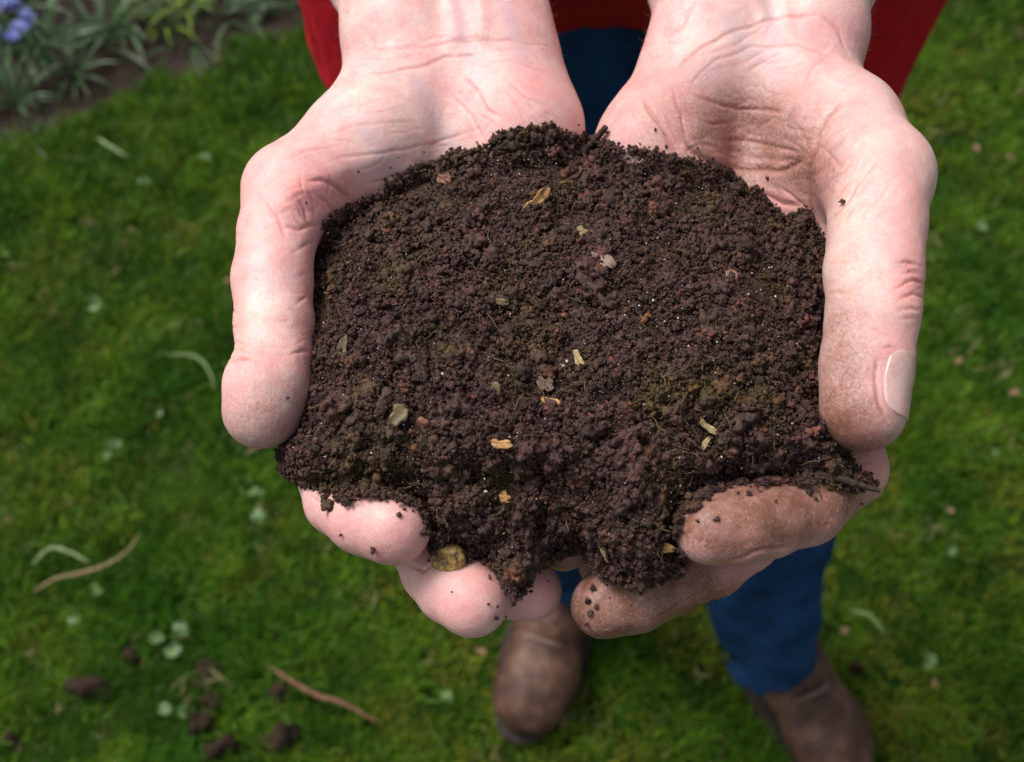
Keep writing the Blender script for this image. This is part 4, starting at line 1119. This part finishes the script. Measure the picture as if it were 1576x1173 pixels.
# jumper under the jacket and the open jacket with sleeves
f = wfield((-0.22, 0.36, 0.84), (0.42, 0.86, 1.50), 4.0)
def torso(F, grow):
    wc(f, F, (BX - .06, BY, 0.80), (BX - .075, BY + .01, 1.34), .100 + grow, .108 + grow, 30); wc(f, F, (BX + .06, BY, 0.80), (BX + .075, BY + .01, 1.34), .100 + grow, .108 + grow, 30)
    wc(f, F, shA + Vector((.03, 0, 0)), shB - Vector((.03, 0, 0)), .06 + grow, .06 + grow, 30)
Xw, Yw, Zw = f.ax[0][:, None, None], f.ax[1][None, :, None], f.ax[2][None, None, :]
F = f.blank(); torso(F, 0.004)
hem = 956 + 0.0036 * (Xw - 65) ** 2 + 2 * np.sin(Xw / 20.0)
noisy(f, F, 3.5, 1 / 45.0, 80)
F = np.maximum(F, hem - Zw + 0 * F); F = F.astype(np.float32)
Vt, Ft = f.mesh(F); Vt = relax(Vt, Ft, 2) / 1000
pobj('jumper', make_mesh('jumper', Vt, outward(Vt, Ft), RED2))
F = f.blank(); torso(F, 0.034)
slA, slB = W(560, -150, 512), W(1255, -150, 510)
wc(f, F, shA, elA, .068, .058, 25); wc(f, F, elA, elA + (armA0 - elA) * 0.55, .056, .052, 20)
wc(f, F, shB, elB, .068, .058, 25); wc(f, F, elB, elB + (armB0 - elB) * 0.55, .056, .052, 20)
noisy(f, F, 6.0, 1 / 50.0, 90)
Fi = F + 8.5
hemz = 862 + 0.10 * np.abs(Xw - BX * 1000) + 6 * np.sin(Xw / 18.0)
F = np.maximum(F, hemz - Zw + 0 * F)
F = np.maximum(F, -Fi)
op = np.minimum(60 + 0.02 * (1400 - Zw), 78)
wedge = np.maximum(np.abs(Xw - BX * 1000) - op, Yw - BY * 1000 + 0 * Zw)   # negative inside the front opening
F = np.maximum(F, -wedge).astype(np.float32)
Vt, Ft = f.mesh(F); Vt = relax(Vt, Ft, 2) / 1000
pobj('jacket', make_mesh('jacket', Vt, outward(Vt, Ft), RED))

# shoes
LEATHER = NM('brown_leather', 0.55, 0.3)
lc = LEATHER.ramp(LEATHER.noise(30, 5, 0.65), [(0.32, (0.028, 0.012, 0.008)), (0.5, (0.065, 0.030, 0.019)), (0.68, (0.15, 0.080, 0.050))]); LEATHER.color(lc)
LEATHER.normal(LEATHER.bump(LEATHER.noise(220, 5, 0.7), 0.5, 0.002)); LEATHER = LEATHER.m
SOLE = simple('shoe_sole', (0.022, 0.013, 0.010), 0.8, 0.3, 100); LACE = simple('shoe_lace', (0.16, 0.10, 0.07), 0.8, 0.3, 300)
def shoe(toe, heel, label):
    toe = Vector((toe.x, toe.y, 0)); heel = Vector((heel.x, heel.y, 0)); d = (toe - heel).normalized(); s = Vector((-d.y, d.x, 0)); L = (toe - heel).length
    f = wfield((-0.08, -0.07, -0.01), (L + 0.08, 0.07, 0.22), 2.5); F = f.blank(); m = 1000
    up = (0, 0, 1)
    wc(f, F, (0.035, 0, .048), (L * .45, 0.0, .050), .036, .040, 14, (up, 1.05)); wc(f, F, (L * .45, 0, .046), (L - .065, .004, .036), .042, .047, 14, (up, 1.3)); wc(f, F, (L - .07, .004, .034), (L - .045, .003, .033), .046, .043, 10, (up, 1.3))
    wc(f, F, (0.05, 0, .06), (0.082, 0, .20), .034, .036, 14); wc(f, F, (L * .30, 0, .07), (L * .50, 0, .060), .034, .032, 20)
    wc(f, F, (0.072, 0, .15), (0.084, 0, .24), .029, .031, 2, None, 's')
    Zw = f.ax[2][None, None, :]
    F = np.maximum(F, 12 - Zw + 0 * F); F = np.maximum(F, Zw - 195 + 0 * F).astype(np.float32)
    noisy(f, F, 1.0, 1 / 22.0, 91)
    V, Fc = f.mesh(F); V = relax(V, Fc, 2) / 1000
    root = bpy.data.objects.new('shoe', make_mesh('shoe', V, outward(V, Fc), LEATHER)); COL.objects.link(root)
    root.parent = person; root.matrix_parent_inverse = Matrix.Translation(-person.location)
    root.matrix_basis = Matrix.Translation(heel + Vector((0, 0, 0.004))) @ Matrix(((d.x, s.x, 0), (d.y, s.y, 0), (0, 0, 1))).to_4x4()
    root['label'] = label
    # sole outline
    n = 48; out = []
    for k in range(n):
        a = k / n * 6.283; t = (math.cos(a) + 1) / 2; x = -0.006 + t * (L + 0.010)
        wd = 0.042 + 0.010 * math.sin(min(1, t * 1.1) * math.pi * 0.9 - 0.4)
        y = math.copysign(abs(math.sin(a)) ** 0.75, math.sin(a)) * wd * 1.0
        out.append((x, y))
    Vs = []
    for z, g in ((0.0, 0.97), (0.003, 1.0), (0.016, 1.0), (0.019, 0.97)):
        for x, y in out: Vs.append(((x - L / 2) * g + L / 2, y * g, z))
    Fs = [(r * n + k, r * n + (k + 1) % n, (r + 1) * n + (k + 1) % n, (r + 1) * n + k) for r in range(3) for k in range(n)]
    me = bpy.data.meshes.new('sole'); me.from_pydata(Vs, [], Fs + [tuple(range(n))[::-1], tuple(range(3 * n, 4 * n))]); me.materials.append(SOLE)
    obj('sole', me, root)
    for k in range(4):
        x = L * (0.36 + 0.085 * k); zt = 0.098 - 0.0075 * k
        ps = smooth_pts([(x, -.030, zt - .022), (x + .004, -.016, zt), (x + .006, 0, zt + .004), (x + .004, .016, zt), (x, .030, zt - .022)], 5)
        obj('lace', tube_path('lace', ps, [0.0028] * len(ps), LACE, 6), root)
    # toe cap seam
    ps = smooth_pts([(L * .70, -.050, .022), (L * .73, -.034, .052), (L * .745, 0, .069), (L * .73, .036, .052), (L * .70, .052, .022)], 6)
    obj('seam', tube_path('seam', ps, [0.0016] * len(ps), SOLE, 6), root)
    return root
tA = G(792, 1134, 0.03); hA = tA + (G(868, 930, 0.03) - G(803, 1120, 0.03)).normalized() * 0.275
shoe(tA, hA, 'brown leather shoe under the fingertips of the left hand in the photo')
tB = G(1314, 1215, 0.03); hB = tB + (G(1212, 1040, 0.03) - tB).normalized() * 0.28
shoe(tB, hB, 'brown leather shoe below the visible blue trouser leg')

# ------------------------------------------------------------------ lawn litter
def ground_obj(name, me, u, v, label, cat, dz=0.0, rz=0.0, s=1.0, group=None):
    p = G(u, v, 0.015); z = float(ground_z(np.array([p.x]), np.array([p.y]))[0])
    o = obj(name, me, None, (p.x, p.y, z + dz)); o.rotation_euler = (0, 0, rz); o.scale = (s, s, s)
    return tag(o, label, cat, group)
STEM = simple('rusty_stem', (0.15, 0.065, 0.03), 0.6, 0.35, 200, 0.4); STRAW = simple('dry_stem', (0.19, 0.14, 0.055), 0.6, 0.3, 200, 0.4)
PGRASS = simple('pale_blade', (0.15, 0.22, 0.07), 0.5, 0.2, 100, 0)
def litter_path(name, uvs, r, mat, label, cat, z=0.028):
    ps = smooth_pts([tuple(G(u, v, z)) for u, v in uvs], 8); n = len(ps)
    rr = [r * (0.12 + 0.88 * math.sin(math.pi * (0.04 + 0.90 * (k / (n - 1)) ** 0.8))) * (1 + 0.30 * math.sin(k * 1.7) * random.random()) for k in range(n)]
    return tag(obj(name, tube_path(name, ps, rr, mat)), label, cat)
litter_path('stem', [(412, 1025), (450, 1050), (490, 1072), (520, 1080), (545, 1092), (580, 1112)], 0.0031, STEM, 'rusty brown dead stem lying on the lawn below the left hand', 'stem')
litter_path('stem', [(52, 912), (85, 892), (120, 884), (160, 872), (195, 850), (215, 822)], 0.0026, STRAW, 'curved tan stem lying on the lawn near the left edge', 'stem')
litter_path('grass_blade', [(50, 870), (78, 845), (110, 852), (138, 868)], 0.0026, PGRASS, 'pale bent grass blade beside the curved tan stem', 'grass blade')
litter_path('grass_blade', [(255, 545), (300, 548), (322, 570), (330, 600)], 0.0018, PGRASS, 'pale thin grass blade arching left of the thumb', 'grass blade')
litter_path('grass_blade', [(150, 212), (170, 225), (195, 240)], 0.003, PGRASS, 'pale grass blade in the lawn below the flower bed edge', 'grass blade')
litter_path('grass_blade', [(1310, 940), (1340, 950), (1360, 975)], 0.0025, PGRASS, 'pale grass blade in the lawn right of the trouser leg', 'grass blade')
CLOD = simple('clod_soil', (0.030, 0.017, 0.010), 0.9, 0.4, 120, 0.8, 0.003, spec=0.2)
for k, (u, v, sx, sy, lb) in enumerate([(128, 1058, .034, .022, 'broad flat clod of brown soil on the lawn at the lower left'), (198, 1008, .016, .012, 'small dark clod above the broad clod on the lawn'),
        (308, 1040, .024, .022, 'reddish brown clod on the lawn left of the rusty stem'), (328, 1082, .015, .014, 'small clod just below the reddish brown clod'), (310, 1112, .013, .014, 'small worm cast below the two clods left of the rusty stem'),
        (345, 1150, .022, .018, 'dark clod at the bottom edge of the photo, left of centre'), (432, 1138, .024, .022, 'brown clod at the bottom edge under the rusty stem'), (428, 1070, .017, .014, 'dark clod tucked under the rusty stem'),
        (424, 975, .007, .007, 'tiny dark clod above the rusty stem'), (12, 1135, .012, .010, 'dark clod in the lower left corner'), (1322, 1028, .010, .008, 'small brown clod in the lawn right of the trouser leg')]):
    me = crumb_mesh('soil_clod', 500 + k * 3, CLOD, 3, 0.4, (sx, sy, 0.02))
    ground_obj('soil_clod', me, u, v, lb, 'soil clod', 0.004, k * 1.3)
# clover sprigs
CLOV = simple('clover_leaf', (0.105, 0.185, 0.055), 0.5, 0.25, 150, 0, rnd=0.25, trans=0.2)
def leaflet():
    Vs = [(0, 0, 0)]; n = 14
    for k in range(n + 1):
        a = -1.15 + 2.3 * k / n; r = (1.0 - 0.22 * math.exp(-(a / 0.22) ** 2)) * math.cos(a * 0.62)
        Vs.append((r * math.cos(a), r * math.sin(a) * 0.9, 0.12 * r * r + 0.12 * abs(math.sin(a))))
    Fs = [(0, k, k + 1) for k in range(1, n + 1)]
    me = bpy.data.meshes.new('leaflet'); me.from_pydata(Vs, [], Fs); me.materials.append(CLOV); return me
LF = leaflet(); CST = fibre_mesh('clover_stem', CLOV, 0.03, 0.0007, 0.1, 3)
def clover(u, v, s, label):
    p = G(u, v, 0.03)
    root = bpy.data.objects.new('clover_sprig', None); COL.objects.link(root); root.location = (p.x, p.y, 0.008)
    tag(root, label, 'clover', 'pale clover sprigs in the lawn')
    a0 = random.uniform(0, 2)
    st = obj('stem', CST, root, (0, 0, 0.012)); st.rotation_euler = (0, -math.pi / 2, 0)
    for k in range(3):
        o = obj('leaf', LF, root, (0, 0, 0.026)); q = s * random.uniform(0.6, 1.15); o.rotation_euler = (random.uniform(-.6, .6), random.uniform(-.9, .2), a0 + k * 2.094 + random.uniform(-.3, .3)); o.scale = (q, q, q)
for u, v, s, lb in [(395, 760, .011, 'pale clover sprig below the left thumb, upper of two'), (402, 800, .012, 'pale clover sprig below the left thumb, lower of two'), (180, 690, .012, 'pale clover sprig halfway up the left edge of the lawn'),
                    (163, 18 + 690, .009, 'small clover sprig touching the one halfway up the left side'), (278, 968, .013, 'pale clover sprig above the clods at the lower left'), (240, 985, .010, 'clover sprig just left of the pale one above the clods'), (266, 1005, .011, 'clover sprig right above the reddish brown clod'),
                    (150, 912, .010, 'clover sprig under the curved tan stem'), (118, 957, .009, 'clover sprig lowest under the curved tan stem'), (255, 1092, .010, 'clover sprig between the broad clod and the worm cast'), (283, 1096, .010, 'bright clover sprig left of the worm cast'),
                    (148, 470, .013, 'pale clover sprig left of the left thumb near the left edge'), (222, 285, .012, 'pale clover sprig in the upper left lawn'), (318, 245, .012, 'pale clover sprig between the flower bed and the left thumb knuckle'),
                    (245, 640, .009, 'clover sprig left of the left thumb tip'), (690, 1075, .009, 'pale clover sprig left of the nearer brown shoe'), (1430, 1020, .010, 'pale clover sprig at the lower right of the lawn'), (1527, 698, .008, 'whitish clover sprig near the right edge'),
                    (1510, 350, .011, 'clover sprig at the upper right edge'), (65, 360, .006, 'tiny whitish clover sprig at the left edge'), (10, 395, .007, 'tiny clover sprig on the left margin'), (1462, 850, .009, 'clover sprig right of the trouser leg')]:
    clover(u, v, s, lb)
# fallen leaf scraps
LEAFS = simple('dead_leaf', (0.17, 0.095, 0.045), 0.6, 0.35, 150, 0.4)
for k, (u, v, s, lb) in enumerate([(1551, 618, 14, 'pale tan leaf scrap near the right edge of the lawn'), (1467, 566, 13, 'reddish dead leaf scrap right of the right thumb'), (1500, 232, 14, 'greyish leaf scrap at the upper right'),
        (1551, 248, 11, 'small brown leaf scrap at the right margin'), (1296, 975, 12, 'brown leaf scrap beside the trouser leg'), (1434, 1056, 10, 'brown leaf scrap at the lower right'), (1460, 790, 10, 'small leaf scrap right of the index knuckle'),
        (740, 1008, 12, 'reddish leaf scrap under the left fingertips'), (352, 438, 10, 'reddish leaf scrap touching the left thumb outline'), (1570, 1010, 9, 'leaf scrap at the lower right margin')]):
    me = chip_mesh('leaf_scrap', s, s * 0.6, 0.6, 900 + k, LEAFS, 0.2, 0.6)
    ground_obj('leaf_scrap', me, u, v, lb, 'dead leaf', 0.030, k * 0.9)

# ------------------------------------------------------------------ flower bed
LEAFM = [simple('strap_leaf_grey', (0.062, 0.120, 0.040), 0.45, 0.25, 60, 0, rnd=0.25, trans=0.25), simple('strap_leaf_green', (0.035, 0.085, 0.022), 0.45, 0.25, 60, 0, rnd=0.25, trans=0.25),
         simple('yellow_green_leaf', (0.19, 0.27, 0.02), 0.45, 0.25, 60, 0, rnd=0.25, trans=0.3)]
def strap(L, wd, lean, curl, mat, seed):
    seg = 10; Vs = []; ang = lean; x = z = 0.0; tw = random.uniform(-0.5, 0.5)
    for k in range(seg + 1):
        t = k / seg; ww = wd / 2 * (1 - t ** 3) * (0.6 + 0.4 * math.sin(min(1, t * 2) * math.pi / 2)) + 0.0002
        a = tw * t
        for s_, dz in ((-1, 0.25), (0, 0), (1, 0.25)): Vs.append((x, s_ * ww * math.cos(a), z + dz * ww + s_ * ww * math.sin(a)))
        x += math.sin(ang) * L / seg; z += math.cos(ang) * L / seg; ang += curl / seg
    Fs = []
    for k in range(seg):
        for j in (0, 1): a = k * 3 + j; Fs.append((a, a + 1, a + 4, a + 3))
    return make_mesh('leaf', np.array(Vs), np.array(Fs), mat)
straps = [[strap(random.uniform(.12, .22), random.uniform(.009, .014), random.uniform(.2, .7), random.uniform(.8, 1.9), LEAFM[m], k) for k in range(8)] for m in range(3)]
def plant(u, v, n, kind, s, label, cat='plant', grp=None):
    p = G(u, v, 0.0); root = bpy.data.objects.new('strap_leaf_plant', None); COL.objects.link(root)
    root.location = (p.x, p.y, -0.02); tag(root, label, cat, grp)
    for k in range(n):
        a = random.uniform(0, 6.283); r = random.uniform(0, 0.02)
        o = obj('leaf', random.choice(straps[kind]), root, (r * math.cos(a), r * math.sin(a), 0)); o.rotation_euler = (random.uniform(-.1, .1), random.uniform(-.25, .25), a)
        q = 0.82 * s * random.uniform(0.6, 1.15); o.scale = (q, q * 0.85, q)
    return root
for u, v, n, kind, s, lb in [(20, 150, 26, 0, .75, 'clump of grey green strap leaves at the left edge of the flower bed'), (60, 70, 28, 1, .9, 'dark strap leaved clump under the blue flowers'), (190, 30, 22, 0, .95, 'strap leaved clump at the top of the flower bed, right of the blue flowers'),
        (290, 0, 22, 2, .75, 'bright yellow green leafy clump at the top of the flower bed'), (370, 15, 12, 0, .8, 'sparse grey leaved clump left of the red jacket'), (110, 110, 16, 0, .7, 'leafy clump with long leaves lying over bare bed soil'),
        (-60, 60, 24, 1, 1.0, 'dark strap leaved clump in the top left corner'), (120, -60, 26, 1, 1.0, 'dark clump behind the flowers above the frame edge'), (250, -90, 26, 1, 1.0, 'dark clump behind the yellow green plant'),
        (420, -60, 22, 1, .8, 'dark clump behind the red jacket side'), (-120, 190, 20, 0, .9, 'grey green clump beyond the left edge of the bed'), (20, 10, 20, 1, .8, 'clump bearing the blue flower heads'),
        (330, 20, 20, 1, .7, 'dark green clump between the yellow green clump and the jacket'), (440, 12, 14, 1, .6, 'dark leaved clump touching the red jacket'), (250, 25, 16, 2, .6, 'low yellow green shoots in front of the taller yellow green clump'), (150, 60, 18, 1, .8, 'dark strap leaved clump in the middle of the bed'),
        (285, 55, 14, 1, .65, 'dark clump below the yellow green leaves in the bed'), (385, 40, 12, 0, .55, 'grey leaved clump in the bed left of the jacket, lower one'),
        (376, 95, 5, 0, .45, 'small weed with pale leaves on the edge between bed and lawn'), (45, 215, 12, 0, .5, 'low grey weed at the lower left edge of the bed')]:
    plant(u, v, n, kind, s, lb)
BLUE = simple('blue_petal', (0.15, 0.19, 0.46), 0.5, 0.2, 100, 0, trans=0.2)
def petal():
    Vs = []; n = 8
    for k in range(n + 1):
        t = k / n; ww = 0.30 * math.sin(math.pi * min(1, 0.08 + t * 0.86)) ; x = t
        for s_ in (-1, 0, 1): Vs.append((x, s_ * ww, 0.25 * math.sin(t * 2.2) + 0.08 * abs(s_)))
    return make_mesh('petal', np.array(Vs), np.array([(k * 3 + j, k * 3 + j + 1, k * 3 + j + 4, k * 3 + j + 3) for k in range(n) for j in (0, 1)]), BLUE)
PT = petal()
for u, v, lb in [(36, 27, 'blue flower head at the right of the cluster in the flower bed'), (8, 6, 'blue flower head in the top left corner'), (6, 52, 'paler blue flower head at the left margin under the others'), (12, -25, 'blue flower head above the corner')]:
    p = G(u, v, 0.16); root = bpy.data.objects.new('blue_flower', None); COL.objects.link(root); root.location = (p.x, p.y, -0.02); tag(root, lb, 'flower', 'blue flowers in the bed')
    obj('stem', tube_path('stem', smooth_pts([(0, 0, 0), (.004, .003, .09), (0, 0, .175)], 5), [0.002] * 11, LEAFM[1], 6), root)
    for f_ in range(3):
        c = (random.uniform(-.012, .012), random.uniform(-.012, .012), .165 + f_ * .008)
        for k in range(6):
            o = obj('petal', PT, root, c); o.rotation_euler = (random.uniform(-.2, .2), -0.35 + random.uniform(-.3, .3), k * 1.047 + f_); o.scale = (.014, .014, .014)
print('tris', sum(len(o.data.polygons) * 2 for o in SC.objects if o.type == 'MESH'))
